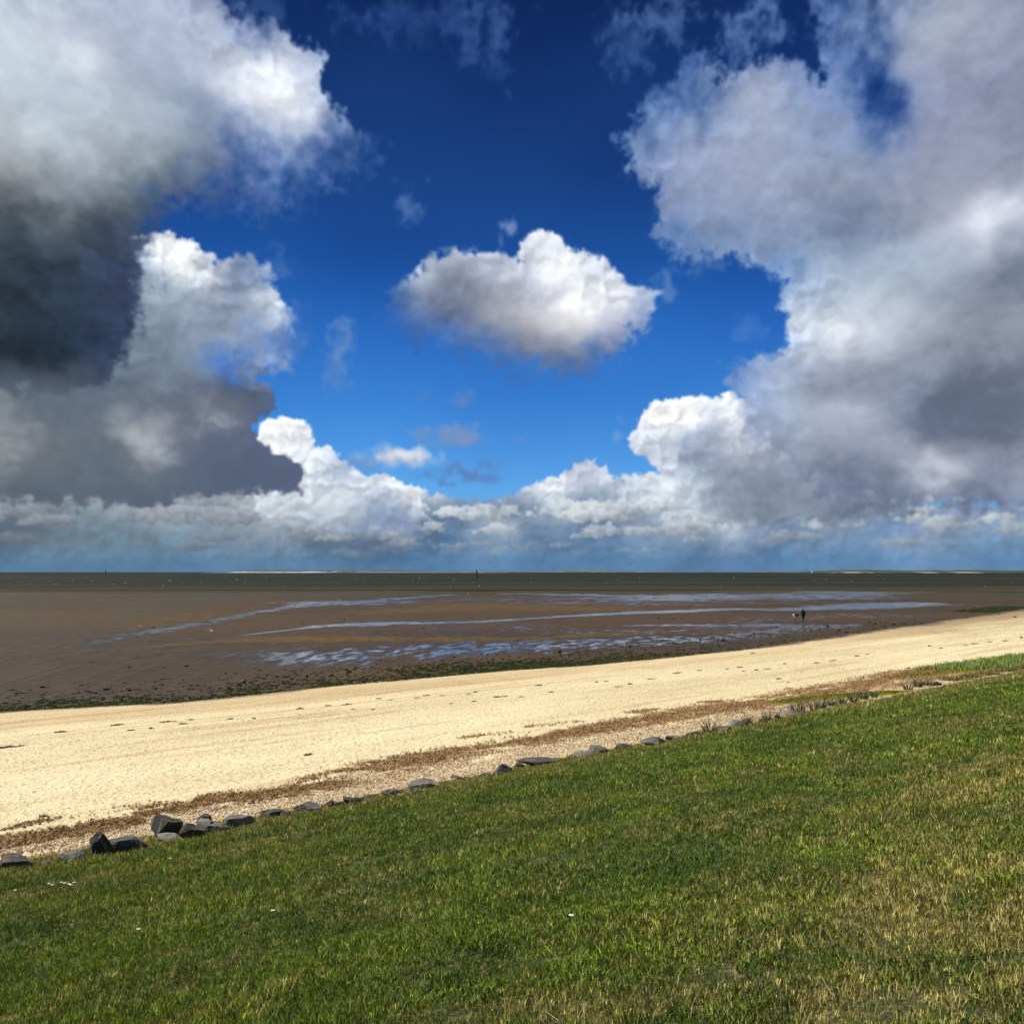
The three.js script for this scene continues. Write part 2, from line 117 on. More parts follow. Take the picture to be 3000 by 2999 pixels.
{
  const W = 4096, H = 2048, data = new Float32Array(W * H * 4);
  const LX = -0.55, LY = 0.83;                      // where the light comes from, across the sky in view
  for (let row = 0; row < H; row++) {
    const el = ((row + 0.5) / H - 0.5) * 180;
    for (let col = 0; col < W; col++) {
      const o = (row * W + col) * 4;
      if (el < -0.6) { data[o] = lin(96); data[o + 1] = lin(128); data[o + 2] = lin(160); data[o + 3] = 1; continue; }
      let az = ((col + 0.5) / W - 0.5) * 360 + 90; if (az > 180) az -= 360;   // 0 is straight ahead
      let c = air(el), f0 = 0;
      const out = Math.max(smooth(31, 40, Math.abs(az)), smooth(35, 42, el));
      const near = Math.abs(az) < 42 && el < 44;
      if (near && out < 1) {
        const v = vnoise(az * 0.12 + 3, el * 0.2) * 4; c = [c[0] + v * 0.5, c[1] + v, c[2] + v];
        const f1 = fbm(az * 0.5, el * 0.5, 5), f2 = fbm(az * 0.5 + 40, el * 0.5 + 13, 5), tx = 0.75 * fbm(az * 0.7 + 12, el * 0.85 + 3, 4, 0.42), ty = 0.75 * fbm(az * 0.7 + 55, el * 0.85 + 27, 4, 0.42);
        f0 = f1;
        for (const s of SCRAPS) {
          const dx = az - s[0], dy = el - s[1];
          if (Math.abs(dx) > s[2] * 2.2 || Math.abs(dy) > s[3] * 2.2) continue;
          const kw = s[7] >= 0.9 ? 0.4 : 0.9, wx = dx + kw * s[2] * fbm(az * 1.1 + 7, el * 1.1, 5), wy = dy + kw * s[3] * fbm(az * 1.1, el * 1.1 + 21, 5) + (s[7] >= 0.9 && dy < 0 ? dy * 0.6 : 0);
          const q = Math.sqrt((wx / s[2]) ** 2 + (wy / s[3]) ** 2), a = smooth(1.45, 0.05, q + 0.3 * fbm(az * 2.2, el * 2.2, 5)) * s[7], up = clamp(wy / s[3] * 0.5) * 18;
          c = [mix(c[0], s[4] + up, a), mix(c[1], s[5] + up, a), mix(c[2], s[6] + up, a)];
        }
        for (const L of CLOUDS) {
          if (L === CLOUDS[1]) for (const p of PUFFS) {      // rows of small far cumulus stacked before the bank
            const dx = (az - p[0]) / p[2], dy = (el - p[1]) / p[3];
            if (dx < -1.7 || dx > 1.7 || dy > 1.8 || dy < -0.9) continue;
            const qx = dx + 0.4 * fbm(az * 2.4 + p[6], el * 2.4, 4), qy = dy + 0.4 * fbm(az * 2.4, el * 2.4 + p[6], 4), lump = billow(az * 1.6 + p[6], el * 2, 4, 0.5);
            const rr = Math.sqrt(qx * qx + (qy > 0 ? qy * qy : qy * qy * 7)) - 0.28 * lump, a = smooth(1.05, 0.7, rr) * p[5]; if (a <= 0) continue;
            const lit = clamp(0.42 + 0.55 * qy - 0.22 * qx + 0.3 * lump), v = mix(p[4] * 0.62, p[4], lit);
            c = [mix(c[0], v * 0.985, a), mix(c[1], v * 1.0 + 6, a), mix(c[2], v * 0.93 + 26, a)];
          }
          const [d0] = outlineDistance(L.outline, az, el);
          if (d0 < -2.2) continue;
          const k = L.freq;
          const wx = L.curl * (0.32 * f1 + 0.55 * fbm(az * k * 1.9 + 5, el * k * 1.9, 5, 0.56)), wy = L.curl * (0.32 * f2 + 0.55 * fbm(az * k * 1.9, el * k * 1.9 + 31, 5, 0.56));
          const [d, soft] = outlineDistance(L.outline, az + wx * 0.75, el + wy * 0.75);
          const bx = az * k + wx * 0.6, by = el * k * 1.1 + wy * 0.6;
          const b0 = billow(bx, by, 6), edge = d + 0.42 * (b0 - 0.15) * Math.min(1, 0.35 + soft) + (0.08 + 0.85 * soft) * fbm(az * 2.1 + 60, el * 2.1, 5, 0.5);
          const body = smooth(-soft * 0.9, soft * 0.9 + 0.05, edge);
          if (body <= 0.002) continue;
          const t = tintAt(L, az + tx * L.curl, el + ty * L.curl * 0.8);
          if (L.cool) { t[0] -= 3; t[1] -= 1; t[2] += 1; }
          const cover = clamp(t[3] < 0.97 ? t[3] + (1 - t[3]) * t[3] * 1.6 * fbm(az * 1.3, el * 1.3 + 50, 6) : t[3]);
          const lum = (t[0] + t[1] + t[2]) / 3, crisp = mix(0.55, 1, smooth(150, 235, lum)) * mix(0.55, 1, smooth(60, 130, lum)) * smooth(1.1, 0.25, soft * 0.6 + Math.max(0, d) * 0.16);
          const step = 0.34, p0 = billow(bx, by, 5, 0.42), p1 = billow(bx + LX * step, by + LY * step, 5, 0.42), rel = clamp((p0 - p1) * 1.3, -1, 1) * L.relief * crisp;
          const big = fbm(az * 0.5 + 0.6 * f1 + 90, el * 0.8 + 0.6 * f2, 5, 0.48) * mix(0.2, 0.07, smooth(70, 170, lum)) + fbm(az * 1.7 + wx, el * 2.3 + wy + 70, 4, 0.5) * mix(0.07, 0.025, smooth(70, 200, lum)), m = 1 + rel * 0.7 + big;
          const a = body * cover;
          c = [mix(c[0], Math.min(255, t[0] * m), a), mix(c[1], Math.min(255, t[1] * m), a), mix(c[2], Math.min(255, t[2] * (1 + (m - 1) * 0.92)), a)];
        }
        const hz = smooth(1.8, 0.2, el) * 0.55, h = air(Math.max(el, 0.2)); c = [mix(c[0], h[0] - 4, hz), mix(c[1], h[1] - 4, hz), mix(c[2], h[2] - 2, hz)];
      }
      if (out > 0) { const g = generalCloud(az, Math.max(el, 0), air(el)); c = [mix(c[0], g[0], out), mix(c[1], g[1], out), mix(c[2], g[2], out)]; }
      const R = lin(c[0]), G = lin(c[1]), B = lin(c[2]), mean = (R + G + B) / 3, fill = mean < 0.18 ? 0.6 * (1 - mean / 0.18) * smooth(12.5 + 1.2 * f0, 9.8, el) : 0;   // lifts dark cloud low in the sky to a paler blue-grey
      data[o] = R + fill * 0.153; data[o + 1] = G + fill * 0.186; data[o + 2] = B + fill * 0.245; data[o + 3] = 1;
    }
  }
  for (let i = 0; i < data.length; i++) if ((i & 3) < 3) data[i] *= SKY_LEVEL;
  const sky = new THREE.DataTexture(data, W, H, THREE.RGBAFormat, THREE.FloatType);
  sky.mapping = THREE.EquirectangularReflectionMapping;
  sky.magFilter = THREE.LinearFilter; sky.needsUpdate = true;
  scene.background = sky; scene.environment = sky;
}
console.log('sky done');

// ---------------------------------------------------------------- the lie of the land
// s runs out to sea and t along the shore (48 degrees to the right of the view); the tidal flat is at height 0
const SA = Math.sin(48 * RAD), CA = Math.cos(48 * RAD);
const toST = (x, z) => [-CA * x - SA * z, SA * x - CA * z];
const toXZ = (s, t) => [-CA * s + SA * t, -(SA * s + CA * t)];
const FLAT_EDGE = [[11.24, 51.49], [15.11, 50.17], [18.89, 48.74], [29.79, 49.15], [36.05, 48.62], [43.52, 48.34], [49.26, 46.97], [61.47, 46.66], [72.37, 46.8], [96.45, 49.32], [135.16, 54.55], [186.85, 61.17]], TURF_EDGE = [[4.0, 17.9], [14.78, 16.72], [43.3, 14.27]];
const along = (tab, t) => { for (let i = 1; i < tab.length; i++) if (t <= tab[i][0] || i === tab.length - 1) { const a = tab[i - 1], b = tab[i]; return mix(a[1], b[1], (t - a[0]) / (b[0] - a[0])); } };
const flatEdge = (t) => t <= FLAT_EDGE[0][0] ? FLAT_EDGE[0][1] : t >= FLAT_EDGE[11][0] ? FLAT_EDGE[11][1] + (t - FLAT_EDGE[11][0]) * 0.05 : along(FLAT_EDGE, t);
const turfEdge = (t) => along(TURF_EDGE, clamp(t, -10, 75));
const TURF_SLOPE = 0.2;
const turfWave = (s, t) => fbm(s * 0.35 + 3, t * 0.35, 3) * 0.035 + fbm(s * 1.6, t * 1.6 + 8, 3) * 0.012;
const bankHeight = (s, t) => (s > -9 ? 5.5 - TURF_SLOPE * s : 7.3 - Math.max(0, -s - 14) * 0.1 - 0.02 * Math.max(0, -s - 9)) + turfWave(s, t) * smooth(0, 1.5, Math.hypot(s, t) - 0.3);
const sandWave = (s, t) => fbm(s * 0.22, t * 0.08 + 5, 3) * 0.05 + fbm(s * 0.9, t * 0.5, 3) * 0.02;
function beachHeight(s, t) {
  const g = turfEdge(t), m = flatEdge(t), u = (m - s) / (m - g), H = 5.5 - TURF_SLOPE * g;
  return u > 0 ? H * (0.75 * u + 0.25 * u * u) + sandWave(s, t) * smooth(-0.02, 0.15, u) + fbm(s * 0.5, t * 0.22 + 31, 3) * 0.02 * (1 - u) : -0.06 * (s - m) * 1.2 + fbm(s * 0.5, t * 0.22 + 31, 3) * 0.02;
}
const groundHeight = (x, z) => { const [s, t] = toST(x, z); return s < turfEdge(t) ? bankHeight(s, t) : Math.max(0, beachHeight(s, t)); };

const used = {};
function numbered(name) { const k = used[name] = (used[name] ?? -1) + 1; return k ? name + '_' + String(k).padStart(3, '0') : name; }
function setting(o, name) { o.name = name; o.userData.kind = 'structure'; scene.add(o); return o; }
function stuff(o, name, label, category) { o.name = name; o.userData = { kind: 'stuff', label, category }; scene.add(o); return o; }
function tag(o, name, label, category, group) { o.name = numbered(name); o.userData = { label, category }; if (group) o.userData.group = group; scene.add(o); return o; }
function part(name, geometry, material, parent) { const m = new THREE.Mesh(geometry, material); m.name = name; parent.add(m); return m; }
const rgb = (r, g, b) => new THREE.Color().setRGB(r, g, b);
const toByte = (v) => { v = clamp(v); return 255 * (v <= 0.0031308 ? v * 12.92 : 1.055 * Math.pow(v, 1 / 2.4) - 0.055); };
function texture(w, h, fill, colour) {               // fill(i, j) -> [r, g, b] linear for colours, else raw 0..1
  const d = new Uint8Array(w * h * 4);
  for (let j = 0; j < h; j++) for (let i = 0; i < w; i++) { const c = fill(i, j), o = (j * w + i) * 4; for (let k = 0; k < 3; k++) d[o + k] = colour ? toByte(c[k]) : 255 * clamp(c[k]); d[o + 3] = 255; }
  const t = new THREE.DataTexture(d, w, h, THREE.RGBAFormat);
  t.wrapS = t.wrapT = THREE.RepeatWrapping; t.magFilter = THREE.LinearFilter; t.minFilter = THREE.LinearMipmapLinearFilter; t.generateMipmaps = true;
  if (colour) t.colorSpace = THREE.SRGBColorSpace;
  t.needsUpdate = true; return t;
}
function sheet(us, vs, place, colour, uvScale) {     // a grid: place(u, v) -> [x, y, z]
  const nu = us.length, nv = vs.length, p = new Float32Array(nu * nv * 3), uv = new Float32Array(nu * nv * 2), c = colour ? new Float32Array(nu * nv * 3) : null, idx = [];
  for (let j = 0; j < nv; j++) for (let i = 0; i < nu; i++) { const k = j * nu + i, q = place(us[i], vs[j]); p.set(q, k * 3); uv[k * 2] = us[i] * uvScale[0] + (uvScale[2] ?? 0); uv[k * 2 + 1] = vs[j] * uvScale[1] + (uvScale[3] ?? 0); if (c) c.set(colour(us[i], vs[j]), k * 3); }
  for (let j = 0; j < nv - 1; j++) for (let i = 0; i < nu - 1; i++) { const a = j * nu + i; idx.push(a, a + 1, a + nu, a + 1, a + nu + 1, a + nu); }
  const g = new THREE.BufferGeometry(); g.setAttribute('position', new THREE.BufferAttribute(p, 3)); g.setAttribute('uv', new THREE.BufferAttribute(uv, 2)); if (c) g.setAttribute('color', new THREE.BufferAttribute(c, 3));
  g.setIndex(idx); g.computeVertexNormals();
  if (g.attributes.normal.getY(0) < 0) { for (let i = 0; i < idx.length; i += 3) { const q = idx[i]; idx[i] = idx[i + 1]; idx[i + 1] = q; } g.setIndex(idx); g.computeVertexNormals(); }
  return g;
}
const steps = (a, b, n, f = (t) => t) => Array.from({ length: n + 1 }, (_, i) => mix(a, b, f(i / n)));

// ---------------------------------------------------------------- tidal flat: wet mud and sand, pools and ripples
const POOLS = [
  { w: 0.85, k: 1.5, line: [[-42.76,-80.02,0.47], [-41.77,-81.06,0.51], [-41.76,-87.55,1.02], [-42.4,-96.93,2.21], [-42.7,-107.63,3.23], [-42.25,-118.33,3.57], [-43.21,-134.59,2.72], [-44.4,-150.1,2.04], [-45.28,-172.13,2.55], [-44.02,-199.14,7.77], [-38.26,-206.62,20.38], [-35.58,-212.26,8.03], [-32.98,-229.22,5.54], [-28.09,-245.36,4.24], [-20.93,-273.36,3.54], [-11.12,-290.36,9.25], [10.95,-286.17,11.69], [25.78,-271.08,14.6], [37.95,-252.03,18.03], [44.48,-241.76,44.82], [58.49,-260.22,30.78], [81.33,-270.72,33.02], [83.18,-245.26,25.15], [109.48,-292.48,22.97], [142.32,-344.68,27.18], [185.64,-410.29,29.45]] },
  { w: 1, k: 0.8, line: [[-30.44,-99.58,0.35], [-29.26,-103.48,0.7], [-27.21,-109.58,0.95], [-24.77,-117.99,2.7], [-20.66,-120.35,5.18], [-16.49,-123.39,4.51], [-9.55,-124.99,4.03], [-4.84,-126.63,2.56], [2.6,-135.85,2.56], [11.12,-145.39,3.1], [20.76,-155.17,4.93], [30.94,-162.05,6.85], [42.44,-170.71,6.02], [51.29,-167.76,7.4], [63.18,-174.64,9.91], [80.7,-192.82,11.76], [91.82,-200.57,10.6]] },
  { w: 0.66, k: 1.7, line: [[-20.26,-69.9,0.68], [-18.5,-75.08,3.53], [-15.66,-76.17,10.24], [-11.62,-77.6,9.92], [-8.9,-78.92,7.84], [-3.16,-83.95,8.08], [0,-84.72,8.5], [6.78,-89.7,7.94], [12.27,-92.33,6.8], [17.79,-93.73,6.69], [24.34,-98.28,3.61], [33.49,-109.72,3.5], [39.29,-114.32,3.29]] },
  { w: 0.8, k: 1.1, line: [[15.86,-118.55,2.26], [18.13,-118.59,3.01], [22.66,-118.74,5.23], [29.09,-117.19,4.4], [36.26,-118.82,6.02], [40.92,-116.46,4.31], [45.91,-120.08,1.87]] },
  { w: 0.5, k: 1.4, line: [[-8.9,-232.69,5.04], [-4.19,-222.92,23.83], [15.81,-211.48,26.41], [29.96,-197.72,16.27], [40.35,-192.02,8.66]] },
  { w: 0.34, k: 1.6, line: [[-10.46,-109.72,4.85], [0,-113.38,8.12], [8.13,-106.87,6.97], [20.33,-107.05,6.38], [41.55,-136.46,6.99], [62.62,-149.68,10.11]] },
];
const BANKS = [[[-25.05,-148.81,1.04], [-21.29,-161.16,8.99], [-12.82,-171.93,17.96], [-3.39,-182.3,30.55], [6.65,-175.87,17.13], [16.32,-171.19,10.07], [22.64,-168.99,2.89]], [[-23.48,-94.58,1.81], [-19.57,-93.28,3.71], [-10.84,-94.74,4.29], [-1.81,-94.84,5.22], [3.69,-96.7,3.77], [16.27,-106.45,2.39]], [[-102.47,-152.62,23.81], [-79.07,-147.63,32.56], [-64.05,-129.16,25.55], [-64.05,-145.81,3.06], [-61.48,-148.88,3.04]], [[-35.74,-83.58,0.44], [-30.94,-90.1,2.07], [-25.29,-94.74,3.82], [-18.44,-96.59,2.88]]];
const BAY = [[-426.97,-463.74,1], [-138.63,-241.14,1], [-115.4,-250.89,1], [-82.51,-269.04,1], [-71.16,-241.14,1], [-62.18,-180.39,1], [-54.54,-135.74,1], [-47.58,-106.37,1], [-43.84,-88.3,1], [-44.48,-77.69,1], [-59.93,-65.5,1]];
for (const L of [...POOLS.map((p) => p.line), ...BANKS]) for (let i = 1; i < L.length; i++) { const a = L[i - 1], b = L[i], m = Math.max(a[2], b[2]) * 1.6; b.box = [Math.min(a[0], b[0]) - m, Math.max(a[0], b[0]) + m, Math.min(a[1], b[1]) - m, Math.max(a[1], b[1]) + m]; }
function inLine(L, x, z) {                           // 1 in the middle of the line, 0 at its edge, negative outside
  let best = -1;
  for (let i = 1; i < L.length; i++) {
    const b = L[i], q = b.box; if (x < q[0] || x > q[1] || z < q[2] || z > q[3]) continue;
    const a = L[i - 1], dx = b[0] - a[0], dz = b[1] - a[1], t = clamp(((x - a[0]) * dx + (z - a[1]) * dz) / (dx * dx + dz * dz)), d = 1 - Math.hypot(x - a[0] - t * dx, z - a[1] - t * dz) / mix(a[2], b[2], t);
    if (d > best) best = d;
  }
  return best;
}
function flatAt(x, z) {                              // [wetness, ochre, bay, coarse noise]
  const far = Math.abs(z) / 100, wob = fbm(x * 0.05, z * 0.05, 3) * 0.2 + fbm(x * 0.16, z * 0.25 + 9, 3) * 0.2;
  const ripple = fbm(x * 1.5 / (far + 0.3) + z * 0.3, z * 1.9 / (far * far * 0.9 + 0.35), 5, 0.66);
  let wet = 0;
  for (const p of POOLS) { const d = inLine(p.line, x, z); if (d > -0.5) { const s = p.w * smooth(-0.3, 0.75, d + wob) + ripple * 0.5 * p.k * smooth(-0.5, 0.3, d); wet = Math.max(wet, smooth(0.15, 1.1, s)); } }
  let ochre = 0; for (const L of BANKS) { const d = inLine(L, x, z); if (d > -0.4) ochre = Math.max(ochre, smooth(-0.4, 1.1, d + wob * 1.4 + ripple * 0.3)); }
  const bay = x > 20 ? 0 : smooth(-3, 5, outlineDistance(BAY, x, z)[0] + wob * 8 + ripple * 2);
  return [wet * (1 - bay * 0.25), ochre * (1 - wet), bay, ripple];
}
function flatColour(x, z, o) {
  const [wet, ochre, bay, ripple] = o, n = fbm(x * 0.035 + 9, z * 0.05, 4), g = fbm(x * 1.1, z * 1.7, 3), q = smooth(-0.5, 0.6, n + ripple * 0.3);
  let c = [mix(0.07, 0.051, q), mix(0.043, 0.036, q), mix(0.02, 0.023, q)];
  c = c.map((v, i) => mix(v, [0.098, 0.062, 0.017][i], ochre * 0.85));
  c = c.map((v, i) => mix(v, [0.062, 0.045, 0.021][i], bay * 0.75));
  c = c.map((v, i) => mix(v, [0.045, 0.04, 0.037][i], wet * 0.8));
  const olive = smooth(200, 285, -z + n * 26); c = c.map((v, i) => mix(v, [0.052, 0.043, 0.021][i], olive * (1 - wet) * 0.8));
  const k = 1 + g * 0.16 + ripple * 0.34 * (1 - bay * 0.7); return c.map((v) => v * k);
}
const flatGroup = setting(new THREE.Group(), 'tidal_flat');
function flatSheet(x0, x1, z0, z1, W, H, name) {
  const cols = new Float32Array(W * H * 4);
  for (let j = 0; j < H; j++) for (let i = 0; i < W; i++) cols.set(flatAt(mix(x0, x1, (i + 0.5) / W), mix(z0, z1, (j + 0.5) / H)), (j * W + i) * 4);
  const at = (i, j) => { const o = (j * W + i) * 4; return [cols[o], cols[o + 1], cols[o + 2], cols[o + 3]]; };
  const map = texture(W, H, (i, j) => flatColour(mix(x0, x1, (i + 0.5) / W), mix(z0, z1, (j + 0.5) / H), at(i, j)), true);
  const rough = texture(W, H, (i, j) => { const [w, o, b, r] = at(i, j); const v = mix(mix(0.72, 0.5, b), 0.1, w) + r * 0.05 * (1 - w) + o * 0.12; return [v, v, v]; });
  const level = texture(W, H, (i, j) => { const [w, , , r] = at(i, j), v = 0.5 + 0.4 * r * (1 - w); return [v, v, v]; });
  for (const t of [map, rough, level]) t.wrapS = t.wrapT = THREE.ClampToEdgeWrapping;
  const m = new THREE.MeshPhysicalMaterial({ map, roughnessMap: rough, roughness: 1, bumpMap: level, bumpScale: 0.07, specularIntensity: 0.5, ior: 1.33 });
  part(name, sheet(steps(x0, x1, 4), steps(z0, z1, 4), (x, z) => [x, 0, z], null, [1 / (x1 - x0), 1 / (z1 - z0), -x0 / (x1 - x0), -z0 / (z1 - z0)]), m, flatGroup);
}
flatSheet(-100, 115, -145, -22, 2048, 1400, 'near_mud');
flatSheet(-420, 420, -370, -145, 1800, 1024, 'far_mud');
{ // plain mud round about, out of view or under the beach
  const m = new THREE.MeshStandardMaterial({ color: rgb(0.058, 0.037, 0.023), roughness: 0.7 });
  part('side_mud', sheet(steps(-420, -100, 2), steps(-145, 60, 2), (x, z) => [x, 0, z], null, [1, 1]), m, flatGroup);
  part('side_mud', sheet(steps(115, 420, 2), steps(-145, 60, 2), (x, z) => [x, 0, z], null, [1, 1]), m, flatGroup);
  part('side_mud', sheet(steps(-100, 115, 2), steps(-22, 60, 2), (x, z) => [x, 0, z], null, [1, 1]), m, flatGroup);
}

// ---------------------------------------------------------------- sea: turbid shallows, grey-green water with darker streaks
{
  const zs = steps(0, 1, 260).map((t) => -294 * Math.pow(26000 / 294, t)), xs = steps(-1, 1, 240);
  const colour = (u, z) => {
    const d = -z / 0.864, x = u * d * 1.1, n = fbm(x * 0.006 + 2, Math.log(d) * 9, 4), n2 = fbm(x * 0.0025, Math.log(d) * 16 + 7, 4, 0.6);
    let c = [0.062, 0.05, 0.026];                      // silty shallows, grey-green water beyond
    const olive = smooth(350, 620, d + n * 130); c = c.map((v, i) => mix(v, [0.024, 0.028, 0.019][i], olive));
    const streak = smooth(0.05, 0.55, n2); c = c.map((v, i) => mix(v, [0.014, 0.018, 0.016][i], streak * 0.8));
    const shoal = smooth(0.2, 0.5, -n2 + n * 0.4); c = c.map((v, i) => mix(v, [0.046, 0.043, 0.027][i], shoal * 0.6));
    return c.map((v) => v * (1 + 0.18 * fbm(x * 0.05, Math.log(d) * 60, 3)));
  };
  const level = texture(512, 512, (i, j) => { const tau = Math.PI * 2 / 512, v = 0.5 + 0.25 * Math.sin(tau * (j * 9 + 2.5 * 8 * Math.sin(tau * i * 2))) * 0.5 + 0.3 * fbm(i / 18, j / 7, 4) * 0.8; return [v, v, v]; });
  const m = new THREE.MeshPhysicalMaterial({ vertexColors: true, roughness: 0.8, specularIntensity: 0.09, bumpMap: level, bumpScale: 0.25 });
  setting(new THREE.Mesh(sheet(xs, zs, (u, z) => { const e = smooth(371, 294, -z) * (28 * fbm(u * 6 + 3, 2, 4) + 10 * fbm(u * 22, 7, 3)); return [u * (-z) * 1.1, 0.004, z - e - 10 * smooth(371, 294, -z)]; }, colour, [1, 1 / 60]), m), 'sea');
  // uv of the sea in metres
  const g = scene.getObjectByName('sea').geometry, p = g.attributes.position, uv = g.attributes.uv; for (let i = 0; i < p.count; i++) uv.setXY(i, p.getX(i) / 40, p.getZ(i) / 30);
}

// ---------------------------------------------------------------- beach
{
  const TILE = 14;
  const r0 = rng(5), W = 2048, specks = new Float32Array(W * W), hue = new Float32Array(W * W), pit = new Float32Array(W * W);
  for (let n = 0; n < 36000; n++) {                  // bits of shell, weed and grit lying in the sand
    const x = r0() * W, y = r0() * W, big = r0() < 0.22, rx = big ? 2 + r0() * 6 : 1 + r0() * 2, ry = big ? 1.2 + r0() * 2.4 : 1 + r0() * 1.6, a = r0() * 3.14, v = r0() < 0.72 ? -(0.35 + r0() * 0.65) : 0.5 + r0() * 0.5, h = r0();
    const c = Math.cos(a), s = Math.sin(a), R = Math.ceil(Math.max(rx, ry));
    for (let j = -R; j <= R; j++) for (let i = -R; i <= R; i++) { const u = (i * c + j * s) / rx, w = (j * c - i * s) / ry; if (u * u + w * w < 1) { const k = ((Math.floor(y + j) & (W - 1)) * W) + (Math.floor(x + i) & (W - 1)); specks[k] = v; hue[k] = h; } }
  }
  for (let n = 0; n < 3800; n++) {                   // footprints and hollows
    const x = r0() * W, y = r0() * W, rx = 9 + r0() * 14, ry = 7 + r0() * 9, a = r0() * 3.14, dpt = 0.25 + r0() * 0.6, c = Math.cos(a), s = Math.sin(a), R = Math.ceil(rx * 1.5);
    for (let j = -R; j <= R; j++) for (let i = -R; i <= R; i++) { const u = (i * c + j * s) / rx, w = (j * c - i * s) / ry, q = u * u + w * w; if (q < 2) pit[((Math.floor(y + j) & (W - 1)) * W) + (Math.floor(x + i) & (W - 1))] += dpt * (q < 1 ? -(1 - q) : 0.35 * Math.sin((q - 1) * 3.14)); }
  }
  const wrap = (f, i, j) => { const a = i / W, b = j / W; return mix(mix(f(i, j), f(i - W, j), smooth(0.7, 1, a)), mix(f(i, j - W), f(i - W, j - W), smooth(0.7, 1, a)), smooth(0.7, 1, b)); };
  const map = texture(W, W, (i, j) => {
    const k = j * W + i, s = specks[k], n = wrap((a, b) => fbm(a / 60, b / 60, 4), i, j), g = vnoise(i * 0.71, j * 0.71) * 0.05 + 0.05 * n;
    let c = [0.685 * (1 + g), 0.58 * (1 + g), 0.345 * (1 + g * 1.2)];
    if (s < 0) c = c.map((v, q) => mix(v, mix([0.2, 0.13, 0.07][q], [0.33, 0.26, 0.16][q], hue[k]), -s)); else if (s > 0) c = c.map((v, q) => mix(v, [0.8, 0.73, 0.6][q], s * 0.7));
    return c;
  }, true);
  const level = texture(W, W, (i, j) => { const v = 0.6 + pit[j * W + i] * 0.3 + 0.16 * wrap((a, b) => fbm(a / 26, b / 26, 4), i, j) + Math.abs(specks[j * W + i]) * 0.12; return [v, v, v]; });
  const m = new THREE.MeshStandardMaterial({ map, bumpMap: level, bumpScale: 0.085, roughness: 0.95, vertexColors: true });
  const ts = [...steps(-45, 0, 20), ...steps(0, 110, 330).slice(1), ...steps(110, 300, 120).slice(1), ...steps(300, 900, 20).slice(1)], us = steps(-0.16, 1.06, 150);
  const place = (u, t) => { const g = turfEdge(t), mm = flatEdge(t), s = mix(mm, g, u), [x, z] = toXZ(s, t); return [x, u > 1 ? bankHeight(s, t) - 0.12 - (u - 1) * 2 : beachHeight(s, t), z]; };
  const colour = (u, t) => {                         // tide bands: damp smooth sand low down, dry sand above, shelly sand at the top; cloud shadow painted in on the right
    const s = mix(flatEdge(t), turfEdge(t), u), n = fbm(s * 0.5, t * 0.09, 4), n2 = fbm(s * 0.18 + 7, t * 0.05 + 3, 4), n3 = fbm(s * 1.4 + 3, t * 0.5, 4);
    const smoothBand = smooth(0.3, 0.22, u + n * 0.03), damp = smooth(0.04, -0.01, u + n * 0.045 + n3 * 0.03 - 0.0002 * Math.max(0, t - 51.45)), right = smooth(56.57, 149.8, t) * smooth(0.5, 0.03, u + n * 0.1);
    let c = [1 + n2 * 0.12 + n3 * 0.06, 1 + n2 * 0.15 + n3 * 0.07, 1 + n2 * 0.2 + n3 * 0.08];
    const trail = smooth(0.35, 0.7, fbm(s * 1.1 + 40, t * 0.06, 4)) * smooth(0.06, 0.16, u); c = c.map((v, i) => v * mix(1, [0.84, 0.77, 0.69][i], trail));
    c = c.map((v, i) => v * mix(1, [0.9, 0.83, 0.76][i], smoothBand)); c = c.map((v, i) => v * mix(1, [0.46, 0.43, 0.4][i], right)); c = c.map((v, i) => v * mix(1, [0.3, 0.27, 0.28][i], damp));  // right: a cloud shadow put into the sand colour, strongest near the flat
    return c;
  };
  const g = sheet(us, ts, place, colour, [1, 1]), p = g.attributes.position, uv = g.attributes.uv;
  for (let i = 0; i < p.count; i++) { const [s, t] = toST(p.getX(i), p.getZ(i)); uv.setXY(i, t / TILE, s / TILE); }
  setting(new THREE.Mesh(g, m), 'beach');
}

// ---------------------------------------------------------------- grassy bank the camera stands on (its soil; the grass comes below)
{
  const map = texture(1024, 1024, (i, j) => { const n = fbm(i / 9, j / 9, 4), b = fbm(i / 70 + 5, j / 70, 4), k = smooth(-0.2, 0.7, n + b * 0.6); return [mix(0.035, 0.15, k), mix(0.045, 0.13, k), mix(0.012, 0.04, k)]; }, true);
  const level = texture(512, 512, (i, j) => { const v = 0.5 + 0.45 * fbm(i / 7, j / 7, 4); return [v, v, v]; });
  const m = new THREE.MeshStandardMaterial({ map, bumpMap: level, bumpScale: 0.03, roughness: 1 });
  const ts = [...steps(-45, 70, 380), ...steps(70, 900, 90).slice(1)], us = steps(0, 1, 130);
  const g = sheet(us, ts, (u, t) => { const s = mix(turfEdge(t) + 0.45 + 0.35 * fbm(t * 0.9, 3, 3), -40, u), [x, z] = toXZ(s, t), lip = smooth(0.012, 0, u) * 0.16; return [x, bankHeight(s, t) - lip, z]; }, null, [1, 1]), p = g.attributes.position, uv = g.attributes.uv;
  for (let i = 0; i < p.count; i++) { const [s, t] = toST(p.getX(i), p.getZ(i)); uv.setXY(i, t / 3.1, s / 3.1); }
  setting(new THREE.Mesh(g, m), 'grass_bank');
}
console.log('setting done');

